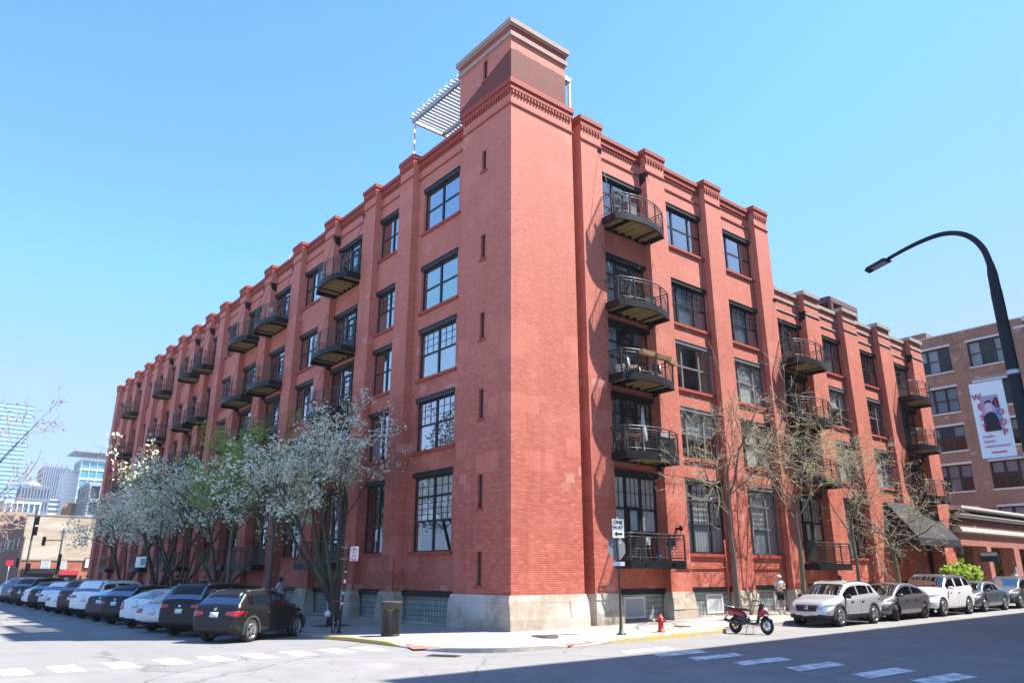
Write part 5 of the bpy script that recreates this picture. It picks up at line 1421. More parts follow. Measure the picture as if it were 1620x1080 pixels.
# fire hydrant
bx, by = 3.85, -3.1
o = empty('fire_hydrant', (bx, by, walk_z(bx, by)), R(-35)); o.scale = (.88, .88, .8); tag(o, 'red fire hydrant near the yellow painted kerb', 'fire hydrant')
b = MB(); b.lathe([(0,0),(.15,0),(.15,.04),(.105,.05),(.10,.36),(.12,.37),(.12,.41),(.105,.42),(.10,.5),(.13,.51),(.13,.545),(.10,.57),(.07,.63),(.035,.66),(.03,.70),(0,.70)], 18)
for k in range(8): a = 2*PI*k/8; b.lathe([(0,0),(.012,0),(.012,.02),(0,.02)], 6, (.13*math.cos(a),.13*math.sin(a),.04))
b.build('barrel', M['red'], o)
for nm, ax, r_, l_ in (('nozzle','y',.06,-.2),('nozzle','x',.05,.19),('nozzle','x',.05,-.19)):
    n_ = MB(); n_.lathe([(0,0),(r_*.8,0),(r_*.8,l_*.75),(r_*1.15,l_*.75),(r_*1.15,l_*.95),(r_*.4,l_*.95),(r_*.4,l_*1.12),(0,l_*1.12)], 12, (0,0,.44), ax); n_.build(nm, M['red'], o)

# manhole and grate lids
for x, y, r_, lb in ((-.2,-1.9,.42,'round dark manhole lid in the pavement before the tower'), (6.1,-2.2,.3,'small dark utility lid in the pavement behind the hydrant')):
    b = MB(); b.lathe([(0,.012),(r_*.86,.012),(r_*.9,.006),(r_,.012),(r_,-.05)], 26); o = b.build('manhole_lid', M['iron'], None, (x, y, walk_z(x, y)+.006)); tag(o, lb, 'manhole')
b = MB(); b.box(-.42,.42,-.2,.2,-.03,.012,0); 
for k in range(5): b.box(-.38,.38,-.16+k*.07,-.13+k*.07,.012,.02,0)
o = b.build('drain_grate', M['iron'], None, (-4.9,-3.3,road_z(-4.9,-3.3)), R(-60)); tag(o, 'dark street drain grate by the corner ramp', 'drain')
# square tree pits
def pit(x, y, s=.62):
    m_ = MB(); m_.add([(x-s,y-s,walk_z(x-s,y-s)+.006),(x+s,y-s,walk_z(x+s,y-s)+.006),(x+s,y+s,walk_z(x+s,y+s)+.006),(x-s,y+s,walk_z(x-s,y+s)+.006)], [(0,1,2,3)]); struct(m_.build('tree_pit', M['soil'], fix=False))
for x, y in ((-2.6,7.6),(-2.7,14),(-2.6,20.2),(10.3,-1.75),(15.2,-1.7),(20.1,-1.75),(24.6,-1.75)): pit(x, y)

# tall street lamp with banner
o = empty('street_lamp', (0,-15.5,south_z(0,-15.5))); tag(o, 'tall black curved arm street lamp at the right edge', 'street lamp')
z0 = o.location.z; T = lambda z: z-z0
b = MB(); b.lathe([(0,0),(.2,0),(.2,.05),(.15,.1),(.125,.5),(.105,T(7.35)),(.098,T(7.4)),(.092,T(7.75)),(.068,T(7.95)),(.06,T(8.0))], 14); b.build('pole', M['steel'], o)
arm = [(0,0,T(7.9)),(0,.06,T(8.3)),(0,.22,T(8.62)),(0,.45,T(8.82)),(0,.75,T(8.92)),(0,1.1,T(8.92)),(0,1.5,T(8.86)),(0,1.95,T(8.75))]
def smooth(p, k=5):
    p = [Vector(v) for v in p]; out = []
    for i in range(len(p)-1):
        a, b, c, d = p[max(i-1,0)], p[i], p[i+1], p[min(i+2,len(p)-1)]
        for j in range(k):
            t = j/k; out.append(.5*((2*b)+(c-a)*t+(2*a-5*b+4*c-d)*t*t+(3*b-a-3*c+d)*t**3))
    return out+[p[-1]]
arm = smooth(arm)
a = MB(); a.tube(arm, [.066-.026*i/(len(arm)-1) for i in range(len(arm))], 12); a.build('arm', M['steel'], o)
h = MB(); h.add([(0,0,0)],[]) if False else None
h.frustum(-.13,.13,-.28,.28,-.05,.03,.05,.05,.08,.06,0); h.lathe([(0,.06),(.04,.06),(.045,.03)], 10, (0,-.12,0)); ho = h.build('lamp_head', M['steel'], o, (0,2.2,T(8.70))); ho.rotation_euler = (R(-13),0,0)
ln_ = MB(); ln_.box(-.08,.08,-.2,.14,-.065,-.052); ln_.build('lens', mat('lamp_lens', (.30,.31,.31), .2), ho)
bk = MB()
for z in (5.66, 4.06): bk.tube([(0,.0,T(z)),(0,.78,T(z))], .014, 6); bk.lathe([(.125,-.05),(.13,-.05),(.13,.05),(.125,.05)], 14, (0,0,T(z)))
bk.build('banner_bracket', M['alu'], o)
bo = empty('banner', (0,-14.98,4.83)); tag(bo, 'white street banner with red lettering and a photo panel hung on the lamp post', 'banner')
bw, bh = .60, 1.50; N = 10
c = MB()
pts = [(.012*math.sin(5*j/N)*(.5-i/6 if False else 1)*.6, -bw/2+bw*i/6, -bh/2+bh*j/N) for j in range(N+1) for i in range(7)]
def bx_(z): return .012*math.sin(5*(z+bh/2)/bh)*.6
c.add(pts, [(j*7+i, j*7+i+1, (j+1)*7+i+1, (j+1)*7+i) for j in range(N) for i in range(6)], 0, True)
c.add([(x+.006, y, z) for x, y, z in pts], [(j*7+i, (j+1)*7+i, (j+1)*7+i+1, j*7+i+1) for j in range(N) for i in range(6)], 0, True)
c.build('cloth', mat('banner_cloth', (.78,.76,.74), .8), bo, fix=False)
# the readable side faces -x; reading left to right runs from +y to -y
FX = -.014
def ban(poly, m, nm, d=0):
    k = MB(); k.prism([(FX-d, -u, v) for u, v in poly], (.004,0,0)); return k.build(nm, m, bo)
ban([(-.15,-.24),(.17,-.24),(.17,.47),(-.15,.47)], mat('photo_ground', (.42,.30,.40), .7), 'photo_panel')
ban([(-.15,-.24),(.14,-.24),(.12,-.05),(.08,.1),(.02,.14),(-.05,.13),(-.14,.06)], mat('photo_dark', (.02,.018,.025), .7), 'photo_coat', .001)
ban([(-.08,.14),(.02,.14),(.05,.22),(.03,.32),(-.05,.34),(-.09,.26)], mat('photo_skin', (.62,.46,.48), .7), 'photo_face', .002)
ban([(-.10,.28),(-.07,.36),(.02,.38),(.06,.30),(.03,.32),(-.05,.33)], mat('photo_hair', (.03,.015,.02), .7), 'photo_hair', .003)
ban([(.05,.3),(.11,.42),(.16,.40),(.17,.2),(.1,.22)], mat('photo_dark2', (.025,.02,.03), .7), 'photo_hair', .002)
ban([(.08,.22),(.17,.2),(.17,-.08),(.12,-.04),(.09,.1)], mat('photo_blue', (.09,.30,.55), .7), 'photo_shirt', .002)
LM = Matrix.Rotation(-PI/2, 4, 'Z') @ UPR
mred = mat('banner_red', (.62,.05,.13), .7); mpink = mat('banner_pink', (.62,.22,.32), .7)
for ch, y, z in (('W',-.20,.46),('E',-.17,.26),('S',-.16,.04),('T',-.15,-.16),('L',.14,.30),('O',.17,.11),('O',.18,-.09),('P',.19,-.29)):
    lettering(ch, .165, mred, bo, Matrix.Translation((FX-.008,-y,z)) @ LM)
lettering('made...', .085, mpink, bo, Matrix.Translation((FX-.004,.10,-.33)) @ LM, bold=False); lettering('better', .085, mpink, bo, Matrix.Translation((FX-.004,.11,-.43)) @ LM, bold=False)
for k in range(14): ban([(-.21+k*.032,-.55),(-.19+k*.032,-.55),(-.19+k*.032,-.515),(-.21+k*.032,-.515)], mpink, 'text_line')
ban([(-.12,-.665),(.15,-.665),(.15,-.64),(-.12,-.64)], mred, 'web_line')

# traffic signals at the far crossing
def signal(mb, x, y, z, face=-1):
    mb.box(x-.17, x+.17, y-.12, y+.12, z-.5, z+.5)
    for k in (-.3,0,.3): mb.lathe([(.12,0),(.13,-.2*1),(.12,-.2),(.11,0)], 8, (x, y-.12, z+k), 'y')
gS = 'traffic signals at the far crossing'
for (x, y), h, arms, heads, lab in (((-.9,80), 6.8, [(5.6,-1.75)], [(-1.8,5.45),(.05,3.6),(.05,2.7)], 'traffic signal pole with a short arm before the cream wall'),
      ((-3.4,84), 9.2, [], [(.25,7.9),(.25,6.7),(.2,2.6)], 'tallest dark signal pole left of the cream wall'),
      ((-4.85,78), 5.8, [(4.7,-3.4)], [(-3.2,4.3),(-.2,3.1)], 'traffic signal pole with a long arm reaching out of frame at left')):
    o = empty('traffic_signal', (x, y, road_z(x, y))); tag(o, lab, 'traffic light', gS)
    b = MB(); b.lathe([(0,0),(.2,0),(.18,.3),(.12,.4),(.10,h),(0,h)], 10); b.build('pole', M['steel'], o)
    for z, dx in arms: a = MB(); a.tube([(0,0,z),(dx,0,z-.05)], .055, 7); a.build('arm', M['steel'], o)
    for dx, z in heads: s = MB(); signal(s, dx, -.15, z); s.build('signal_head', M['signblack'], o)
for x, y, z, col, lab in ((-5.3,82,3.2,M['signred'],'small red sign plate on a thin post beside the far signals'),(-6.6,88,2.0,M['signwhite'],'small white sign plate on a thin post at the far left')):
    b = MB(); b.tube([(0,0,0),(0,0,z)], .04, 6, 0); plate(.7,.6,.03,.1,1,b,cz=z-.1,y=-.07); o = b.build('road_sign', [M['alu'], col], None, (x, y, road_z(x, y))); tag(o, lab, 'street sign')
o = empty('pay_box_sign', (-4.25,30.2,.05)); tag(o, 'green and white sign board on a post over the left row of cars', 'street sign')
b = MB(); b.tube([(0,0,0),(0,0,2.9)], .03, 6); b.build('post', M['post'], o)
b = MB(); b.box(-.02,.02,-1.15,1.15,2.3,2.9,0); b.box(-.03,-.02,-1.1,-.1,2.4,2.8,1); b.build('sign_board', [M['signwhite'], mat('sign_green', (.02,.16,.11), .5)], o)

# white roof pergola behind the tower
pg = empty('roof_pergola', (0,0,20.8)); tag(pg, 'white slatted roof pergola beside the corner tower', 'pergola')
b = MB(); zt = 3.3
for x, y in ((.55,8.5),(4.3,8.5),(4.45,1.1),(3.5,1.1)): b = MB(); b.box(x-.05,x+.05,y-.05,y+.05,0,zt); b.build('post', M['whitemetal'], pg)
b = MB(); b.box(.42,.54,3.72,8.6,zt-.0,zt+.24); b.box(4.36,4.48,1.0,8.6,zt,zt+.24); b.box(.54,4.36,8.48,8.6,zt,zt+.24); b.box(3.3,4.36,1.0,1.1,zt,zt+.24); b.box(2.3,2.42,3.72,8.48,zt,zt+.2); b.build('beam', M['alu'], pg)
b = MB()
for k in range(20): y = 3.8+k*.245; b.box(.3,4.6,y,y+.15,zt+.25,zt+.29); 
for k in range(11): y = 1.05+k*.245; b.box(3.25,4.6,y,y+.15,zt+.25,zt+.29)
for k in range(10): y = 3.9+k*.49; b.box(.28,.34,y-.01,y+.04,zt+.29,zt+.42)
b.build('slat', M['white'], pg)

# ------------------------------------------------------------------ scooter
def scooter(loc, rz):
    o = empty('motor_scooter', loc, rz); tag(o, 'red and black motor scooter parked across the kerb on its stand', 'scooter')
    blk, redm = mat('scooter_black', (.014,.014,.016), .35, 0, .5, .5), mat('scooter_red', (.40,.012,.022), .35, 0, .5, .5)
    for x, w_ in ((-.62,.06),(.63,.055)):
        w = MB(); w.lathe([(.14,-w_*.8),(.22,-w_),(.255,-w_*.6),(.265,0),(.255,w_*.6),(.22,w_),(.14,w_*.8)], 26, (0,0,0), 'y'); wo = w.build('wheel', M['tyre'], o, (x,0,.265))
        r_ = MB(); r_.lathe([(.125,-.045),(.16,-.05),(.16,.05),(.125,.045),(.125,-.045)], 22, (0,0,0), 'y'); r_.lathe([(0,-.06),(.05,-.06),(.05,.06),(0,.06)], 10, (0,0,0), 'y')
        for k in range(5): a = 2*PI*k/5; r_.bar((.04*math.cos(a),0,.04*math.sin(a)),(.14*math.cos(a),0,.14*math.sin(a)),.03,.05)
        r_.build('rim', M['rim'] if x > 0 else mat('bronze_rim', (.38,.20,.08), .35, .7), wo)
    def loft(sec, m, nm, n=10):   # sec: (x, z, halfwidth, halfheight)
        b = MB(); vs = []
        for x, z, hw_, hh in sec:
            for k in range(n): a = 2*PI*k/n; vs.append((x, hw_*math.cos(a), z+hh*math.sin(a)))
        fs = [(i*n+k, i*n+(k+1) % n, (i+1)*n+(k+1) % n, (i+1)*n+k) for i in range(len(sec)-1) for k in range(n)]+[tuple(range(n)), tuple(range((len(sec)-1)*n, len(sec)*n))]
        b.add(vs, fs, 0, True); return b.build(nm, m, o)
    loft([(-.95,.74,.03,.03),(-.85,.70,.09,.06),(-.6,.64,.13,.10),(-.35,.60,.14,.11),(-.2,.56,.12,.10)], redm, 'rear_cowl')
    loft([(-.62,.52,.11,.07),(-.4,.46,.13,.12),(-.15,.44,.13,.14),(-.05,.40,.12,.10)], blk, 'under_seat_body')
    loft([(-.9,.80,.06,.025),(-.65,.80,.12,.045),(-.35,.76,.14,.055),(-.1,.745,.12,.055),(.0,.74,.07,.03)], mat('scooter_seat', (.03,.03,.034), .6), 'seat')
    b = MB(); b.prism([(-.3,-.15,.30),(.30,-.15,.26),(.36,-.15,.34),(.28,-.15,.36),(-.05,-.15,.36),(-.25,-.15,.4)], (0,.3,0)); b.build('floorboard', blk, o)
    b = MB(); b.prism([(.26,-.16,.34),(.36,-.19,.36),(.42,-.2,.62),(.40,-.16,.86),(.34,-.14,.84),(.32,-.17,.6)], (0,.001,0)) if False else None
    loft([(.22,.34,.10,.03),(.30,.42,.15,.09),(.36,.62,.17,.16),(.42,.80,.14,.13),(.52,.86,.06,.06)], blk, 'leg_shield')
    loft([(.36,.56,.17,.06),(.46,.66,.165,.12),(.56,.72,.13,.10),(.68,.66,.06,.05),(.74,.60,.02,.02)], redm, 'front_fairing')
    loft([(.50,.70,.10,.05),(.62,.76,.09,.06),(.70,.72,.05,.04)], M['lamp'], 'headlight')
    loft([(.40,.88,.09,.05),(.50,.95,.11,.07),(.56,.88,.10,.05)], mat('smoked_screen', (.05,.06,.075), .1, 0, .8), 'windscreen')
    b = MB()
    for sg in (-1,1): b.tube([(.63,sg*.085,.265),(.50,sg*.085,.62),(.44,sg*.05,.78)], .022, 7)
    b.tube([(.46,0,.6),(.36,0,1.0)], .028, 7); b.build('fork', blk, o)
    loft([(.40,.42,.05,.03),(.55,.54,.075,.03),(.68,.54,.075,.025),(.86,.42,.05,.02)], blk, 'front_fender')
    b = MB(); b.tube([(.30,-.35,1.02),(.36,-.2,1.04),(.37,0,1.0),(.36,.2,1.04),(.30,.35,1.02)], .018, 7); 
    for sg in (-1,1): b.tube([(.28,sg*.25,1.02),(.29,sg*.37,1.02)], .025, 8)
    b.build('handlebar', blk, o)
    for sg in (-1,1):
        b = MB(); b.tube([(.34,sg*.2,1.04),(.30,sg*.27,1.2),(.27,sg*.30,1.28)], .01, 5); b.lathe([(0,-.015),(.05,-.015),(.065,0),(.05,.015),(0,.015)], 12, (.26,sg*.31,1.31), 'x'); b.build('mirror', blk, o)
    b = MB(); b.tube([(-.15,-.14,.30),(-.5,-.15,.27),(-.6,-.16,.33),(-1.0,-.17,.42)], [.03,.035,.06,.05], 10); b.build('exhaust', blk, o)
    b = MB(); b.tube([(.02,.13,.30),(-.02,.24,.02)], .014, 6); b.tube([(-.1,-.1,.3),(-.14,-.15,.02)], .014, 6); b.build('kickstand', M['alu'], o)
    b = MB()
    for sg in (-1,1): b.tube([(-.55,sg*.13,.80),(-.85,sg*.12,.84),(-1.02,sg*.06,.88)], .013, 6)
    b.tube([(-1.02,-.06,.88),(-1.02,.06,.88)], .013, 6); b.build('grab_rail', M['alu'], o)
    b = MB(); b.frustum(-.99,-.93,-.09,.09,.62,.72,0,.02,.02,.02); b.build('tail_light', M['tail'], o)
    b = MB(); b.box(-1.0,-.985,-.08,.08,.42,.54); b.bar((-.95,0,.66),(-.99,0,.45),.05); b.build('number_plate', M['plate'], o)
    b = MB(); b.bar((-.62,-.1,.27),(-.25,-.09,.34),.12,.09); b.tube([(-.7,-.12,.3),(-.6,-.13,.6)], .02, 7); b.build('engine', M['iron'], o)
    return o
so_ = scooter((6.86,-4.5,road_z(6.9,-4.5)), R(-78)); so_.scale = (.88,.95,1.04); so_.rotation_euler = (R(-4), 0, R(-78))

# ------------------------------------------------------------------ people
def skinned(name, verts, edges, radii, mat_, parent, sub=2, root=0, loc=(0,0,0)):
    me = bpy.data.meshes.new(name); me.from_pydata(verts, edges, []); o = bpy.data.objects.new(name, me); COL.objects.link(o)
    md = o.modifiers.new('skin', 'SKIN'); md.use_smooth_shade = True
    sv = me.skin_vertices[0].data
    for i, r in enumerate(radii): sv[i].radius = r if hasattr(r, '__len__') else (r, r); sv[i].use_root = (i == root)
    if sub: o.modifiers.new('sub', 'SUBSURF').levels = sub
    m2 = evaluated_mesh(o, name); bpy.data.objects.remove(o)
    m2.materials.clear(); m2.materials.append(mat_)
    for p in m2.polygons: p.use_smooth = True
    return link(name, m2, parent, loc)
SKIN = [mat('skin_light', (.52,.30,.21), .55), mat('skin_dark', (.13,.07,.045), .55)]
def person(loc, rz, label, H=1.75, pose='walk', skin=0, top=(.7,.7,.7), legs=(.02,.02,.025), shorts=False, sleeves='short', hair=(.02,.015,.012), long_hair=False, cap=None, socks=None, group=None, phase=1):
    o = empty('person', loc, rz); tag(o, label, 'person', group)
    s = H/1.75; V = Vector
    # joints facing -y
    st = .13*phase if pose == 'walk' else .0
    J = dict(pel=(0,0,.95), waist=(0,.0,1.08), chest=(0,.005,1.28), neck0=(0,.01,1.44), neck=(0,0,1.51), head=(0,-.012,1.60), crown=(0,.0,1.70))
    for sg, n in ((-1,'l'),(1,'r')):
        f = st*sg
        J['hip'+n] = (sg*.09,0,.90); J['knee'+n] = (sg*.10,-f*.9-.015,.50); J['ank'+n] = (sg*.10,-f*(1.5 if f > 0 else 2.3)+.015,.09+max(0,-f)*.5); J['toe'+n] = (sg*.115,J['ank'+n][1]-.15,.035+max(0,-f)*.25)
        J['sho'+n] = (sg*.185,.01,1.40)
        if pose == 'cross':
            J['elb'+n] = (sg*.235,-.03,1.13); J['wri'+n] = (sg*-.02+(0),-.20,1.17+.04*sg); d = V((-sg,.05,.05)).normalized()
        else:
            J['elb'+n] = (sg*.23,.03+f*.5,1.13); J['wri'+n] = (sg*.24,-.04+f*1.3,.90); d = V((0,-.1,-1)).normalized()
        w = V(J['wri'+n]); J['palm'+n] = tuple(w+d*.08)
        side = V((0,-1,0)) if pose != 'cross' else V((0,0,1))
        for k in range(4):
            b = w+d*.09+side*(-.033+.022*k); L_ = (.07,.08,.085,.065)[3-k]
            J[f'f{k}a'+n] = tuple(b+d*L_*.5+V((-sg*.006,0,0))); J[f'f{k}b'+n] = tuple(b+d*L_+V((-sg*.018,0,0)))
        J['tha'+n] = tuple(w+d*.045+side*.042); J['thb'+n] = tuple(w+d*.085+side*.058)
    Rr = dict(pel=(.135,.10), waist=(.125,.09), chest=(.15,.105), neck0=(.10,.08), neck=.052, head=(.072,.088), crown=(.062,.075))
    for n in 'lr':
        Rr.update({'hip'+n:.085,'knee'+n:.056,'ank'+n:.037,'toe'+n:.032,'sho'+n:.06,'elb'+n:.041,'wri'+n:.028,'palm'+n:(.034,.017),'tha'+n:.011,'thb'+n:.009})
        for k in range(4): Rr[f'f{k}a'+n] = .0095; Rr[f'f{k}b'+n] = .008
    E_ = [('pel','waist'),('waist','chest'),('chest','neck0'),('neck0','neck'),('neck','head'),('head','crown')]
    for n in 'lr':
        E_ += [('pel','hip'+n),('hip'+n,'knee'+n),('knee'+n,'ank'+n),('ank'+n,'toe'+n),('neck0','sho'+n),('sho'+n,'elb'+n),('elb'+n,'wri'+n),('wri'+n,'palm'+n),('wri'+n,'tha'+n),('tha'+n,'thb'+n)]
        for k in range(4): E_ += [('palm'+n,f'f{k}a'+n),(f'f{k}a'+n,f'f{k}b'+n)]
    def build(nm, keys, edges, grow, m, sub=1, cut=None):
        ks = list(keys); ix = {k: i for i, k in enumerate(ks)}
        vs = [tuple(c*s for c in (cut[k] if cut and k in cut else J[k])) for k in ks]
        rad = [tuple((c+grow)*s for c in (Rr[k] if hasattr(Rr[k], '__len__') else (Rr[k], Rr[k]))) for k in ks]
        return skinned(nm, vs, [(ix[a], ix[b]) for a, b in edges if a in ix and b in ix], rad, m, o, sub)
    body = build('body', J.keys(), E_, 0, SKIN[skin], 2)
    tk = ['pel','waist','chest','neck0','shol','shor','elbl','elbr'] + (['wril','wrir'] if sleeves == 'long' else [])
    cut = {}
    if sleeves == 'short':
        for n in 'lr': cut['elb'+n] = tuple(V(J['sho'+n]).lerp(V(J['elb'+n]), .72))
    build('shirt', tk, E_, .016, mat('shirt_cloth', top, .85), 2, cut)
    lk = ['pel','hipl','hipr','kneel','kneer'] + ([] if shorts else ['ankl','ankr'])
    c2 = {'pel': (0,0,.97)}
    if shorts:
        for n in 'lr': c2['knee'+n] = tuple(V(J['hip'+n]).lerp(V(J['knee'+n]), .82))
    build('shorts' if shorts else 'trousers', lk, E_, .014 if not shorts else .022, mat('leg_cloth', legs, .85), 2, c2)
    for n in 'lr':
        a, t = V(J['ank'+n])*s, V(J['toe'+n])*s
        b = MB(); b.tube([a+V((0,.05,-.03)), a+V((0,.02,-.045)), t+V((0,.03,-.0)), t+V((0,-.04,-.005))], [.036*s,.046*s,.044*s,.028*s], 10); b.build('shoe', mat('shoe', (.5,.5,.5) if socks else (.03,.03,.03), .7), o)
        if socks:
            b = MB(); k_ = V(J['knee'+n])*s; b.tube([a+V((0,0,-.02)), a.lerp(k_, .3), a.lerp(k_, .52)], [.046*s,.050*s,.058*s], 10); b.build('sock', mat('sock', socks, .9), o)
    hc = V(J['head'])*s
    fc = MB()
    for sg in (-1,1): fc.lathe([(0,-.006),(.009,-.003),(.009,.003),(0,.006)], 8, (hc.x+sg*.03, hc.y-.083*s, hc.z+.012), 'y', 0)
    fc.box(hc.x-.022,hc.x+.022,hc.y-.084*s,hc.y-.076*s,hc.z-.056,hc.z-.048,1)
    fc.frustum(hc.x-.011,hc.x+.011,hc.y-.108*s,hc.y-.07*s,hc.z-.03,hc.z+.012,.004,.004,.016,.0,2)
    for sg in (-1,1): fc.lathe([(0,-.01),(.024,-.008),(.028,0),(.018,.01),(0,.01)], 8, (hc.x+sg*.078*s, hc.y+.01, hc.z-.005), 'x', 2)
    fc.build('face', [M['signblack'], mat('lips', (.35,.12,.10), .6), SKIN[skin]], o)
    hm = MB(); prof = [(.083,-.02),(.094,.03),(.092,.07),(.075,.105),(.04,.128),(0,.134)]
    hm.lathe(prof, 14, (0,0,0)); hm.v = [(hc.x+x*s, hc.y+.016+y*1.1*s, hc.z+z*s+(.03 if y < -.03 and z < .03 else 0)) for x, y, z in hm.v]
    if long_hair: hm.lathe([(.05,0),(.075,-.06),(.06,-.2),(0,-.24)], 10, (hc.x, hc.y+.07, hc.z+.05))
    hm.build('hair', mat('hair', hair, .7), o)
    if cap:
        c_ = MB(); c_.lathe([(.100,.028),(.104,.06),(.09,.105),(.05,.14),(0,.148)], 16, (hc.x, hc.y+.008, hc.z))
        c_.prism([(hc.x+.09*math.cos(a), hc.y-.05-.14*math.sin(a), hc.z+.034) for a in [PI*k/8 for k in range(9)]], (0,0,.008)); c_.build('cap', mat('cap_cloth', cap, .8), o)
    return o
person((15.0,-.75,walk_z(15.0,-.75)), R(-35), 'man with folded arms in white cap and shirt with black shorts by the wall', 1.66, 'cross', 0, (.66,.66,.68), (.015,.015,.018), True, 'short', cap=(.72,.72,.70), socks=(.7,.7,.68))
person((17.6,-2.25,walk_z(17.6,-2.25)), R(120), 'dark haired person in white top walking behind the silver crossover', 1.68, 'walk', 0, (.68,.68,.70), (.03,.035,.06), hair=(.02,.012,.01), long_hair=True)
person((-1.75,14.9,walk_z(-1.75,14.9)), R(-150), 'dark haired person in white shirt walking behind the nearest black crossover', 1.74, 'walk', 1, (.55,.57,.62), (.02,.02,.025), hair=(.01,.01,.01), phase=-1)
person((-1.2,33.2,walk_z(-1.2,33)), R(170), 'person in a dark plaid jacket walking along the shaded red wall', 1.76, 'walk', 0, (.03,.035,.06), (.02,.02,.025), sleeves='long')
person((-1.2,27.6,walk_z(-1.2,27)), R(10), 'person in black partly hidden among the parked cars at left', 1.72, 'walk', 0, (.015,.015,.017), (.02,.02,.025), sleeves='long')
person((-2.2,56,walk_z(-2.2,56)), R(5), 'far pedestrian in white near the end of the red wall', 1.72, 'walk', 0, (.7,.68,.68), (.3,.32,.36), group=None)
person((-2.9,55,walk_z(-2.9,55)), R(20), 'far pedestrian in pale pink beside the one in white', 1.68, 'walk', 0, (.62,.45,.45), (.2,.21,.26), hair=(.03,.02,.015), long_hair=True)
person((-2.6,63,walk_z(-2.6,63)), R(-160), 'far pedestrian in white before the red shopfront', 1.75, 'walk', 0, (.7,.7,.72), (.04,.04,.05))
person((30.9,-1.3,walk_z(30.9,-1.3)), R(90), 'person in a pale shirt standing near the arcade entrance', 1.74, 'walk', 0, (.5,.48,.5), (.05,.06,.08))
person((43.2,-1.2,walk_z(43.2,-1.2)), R(-60), 'dark haired person before the arcade piers at far right', 1.72, 'walk', 0, (.55,.56,.6), (.05,.05,.06))

# ------------------------------------------------------------------ things on the balconies
def chair(loc, rz, label, col, group=None):
    o = empty('patio_chair', loc, rz); tag(o, label, 'chair', group); m = col
    b = MB(); b.box(-.21,.21,-.21,.21,.42,.445); b.build('seat', m, o)
    b = MB(); b.frustum(-.2,.2,.2,.225,.55,.86,.015,.015,0,-.03); b.build('backrest', m, o)
    for sx in (-1,1):
        for sy in (-1,1): b = MB(); b.tube([(sx*.22,sy*.24,0),(sx*.19,sy*.19,.43)]+([(sx*.19,.22,.86)] if sy > 0 else []), .013, 6); b.build('leg', M['alu'], o)
    return o
cm_ = mat('pale_chair_mesh', (.42,.43,.45), .5); cw_ = mat('white_chair', (.7,.7,.7), .5); cd_ = mat('dark_chair', (.03,.03,.035), .5)
GC = 'chairs out on the balconies'
chair((6.35,-.35,2.45), R(195), 'pale metal chair left on the lowest balcony beside the street sign', cm_, GC)
chair((8.0,-.3,2.45), R(150), 'darker metal chair at the right end of the lowest balcony', cd_, GC)
b = MB(); b.lathe([(0,0),(.09,0),(.11,.2),(.1,.2),(.085,.02)], 12); o = b.build('bucket', mat('blue_plastic', (.05,.25,.55), .4), None, (7.15,-.45,2.44)); tag(o, 'small bright blue bucket on the lowest balcony', 'bucket')
def table(loc, label, m):
    o = empty('patio_table', loc); tag(o, label, 'table'); b = MB(); b.lathe([(0,.69),(.32,.69),(.33,.71),(.32,.73),(0,.73)], 18); b.build('tabletop', m, o)
    b = MB(); b.tube([(0,0,.7),(0,0,.1)], .025, 7); b.build('stem', M['alu'], o); b = MB()
    for k in range(3): a = 2*PI*k/3; b.bar((0,0,.12),(.26*math.cos(a),.26*math.sin(a),.015),.03,.02)
    b.build('foot', M['alu'], o); return o
table((6.15,-.45,6.54), 'small red topped table on the second floor balcony', mat('red_table', (.30,.07,.05), .6))
chair((5.55,-.2,6.54), R(200), 'dark chair at the left end of the second floor balcony', cd_, GC)
o = empty('parasol', (6.75,-.35,6.54)); tag(o, 'closed pale parasol standing on the second floor balcony', 'parasol')
b = MB(); b.lathe([(0,0),(.22,0),(.22,.05),(.04,.07),(.025,.1),(.022,2.0),(0,2.02)], 12); b.build('pole', M['alu'], o)
b = MB(); b.lathe([(.14,.55),(.17,.6),(.12,1.0),(.08,1.5),(.03,1.95),(0,1.97)], 10); b.v = [(x*(1+.12*math.sin(5*math.atan2(y,x))), y*(1+.12*math.sin(5*math.atan2(y,x))), z) for x, y, z in b.v]; b.build('canopy', mat('sage_canvas', (.42,.48,.44), .85), o)
o = empty('barbecue', (7.75,-.5,6.54)); tag(o, 'covered black barbecue on the second floor balcony', 'barbecue')
b = MB(); b.frustum(-.5,.5,-.27,.27,.0,.78,.04,.04,.02,.02); b.frustum(-.46,.46,-.25,.25,.78,.98,.12,.12,.12,.1); b.build('cover', mat('barbecue_cover', (.02,.021,.024), .55), o)
b = MB(); b.tube([(-.3,-.29,.86),(-.3,-.33,.9),(.3,-.33,.9),(.3,-.29,.86)], .014, 6); b.box(.5,.72,-.2,.2,.76,.79); b.build('shelf', M['alu'], o)
for k, (x, yy) in enumerate(((6.25,-1.17),(7.35,-1.12),(8.15,-.9))):
    z = 9.69; o = empty('planter_box', (x, yy, z+.80), (R(2),R(-8),R(14))[k]); tag(o, ('railing planter of dry straw grass, leftmost on the third floor balcony','railing planter of dry straw grass, middle one on the third floor balcony','railing planter of dry straw grass, at the right end of the third floor balcony')[k], 'planter', 'dry planters on the third floor balcony')
    b = MB(); b.frustum(-.38,.38,-.1,.1,0,.16,-.03,-.03,-.02,-.02); b.build('box', mat('straw_liner', (.30,.19,.09), .9), o)
    r_ = random.Random(k+50); q = MB()
    for j in range(120): x0 = r_.uniform(-.38,.38); q.tube([(x0,r_.uniform(-.08,.08),.1),(x0+r_.gauss(0,.08),r_.uniform(-.2,.1),.1+r_.uniform(-.08,.14))], [.008,.002], 3)
    q.build('dry_grass', mat('dry_straw', (.36,.25,.12), .9), o)
chair((6.2,-.5,9.71), R(30), 'white folding chair on the third floor balcony', cw_, GC)
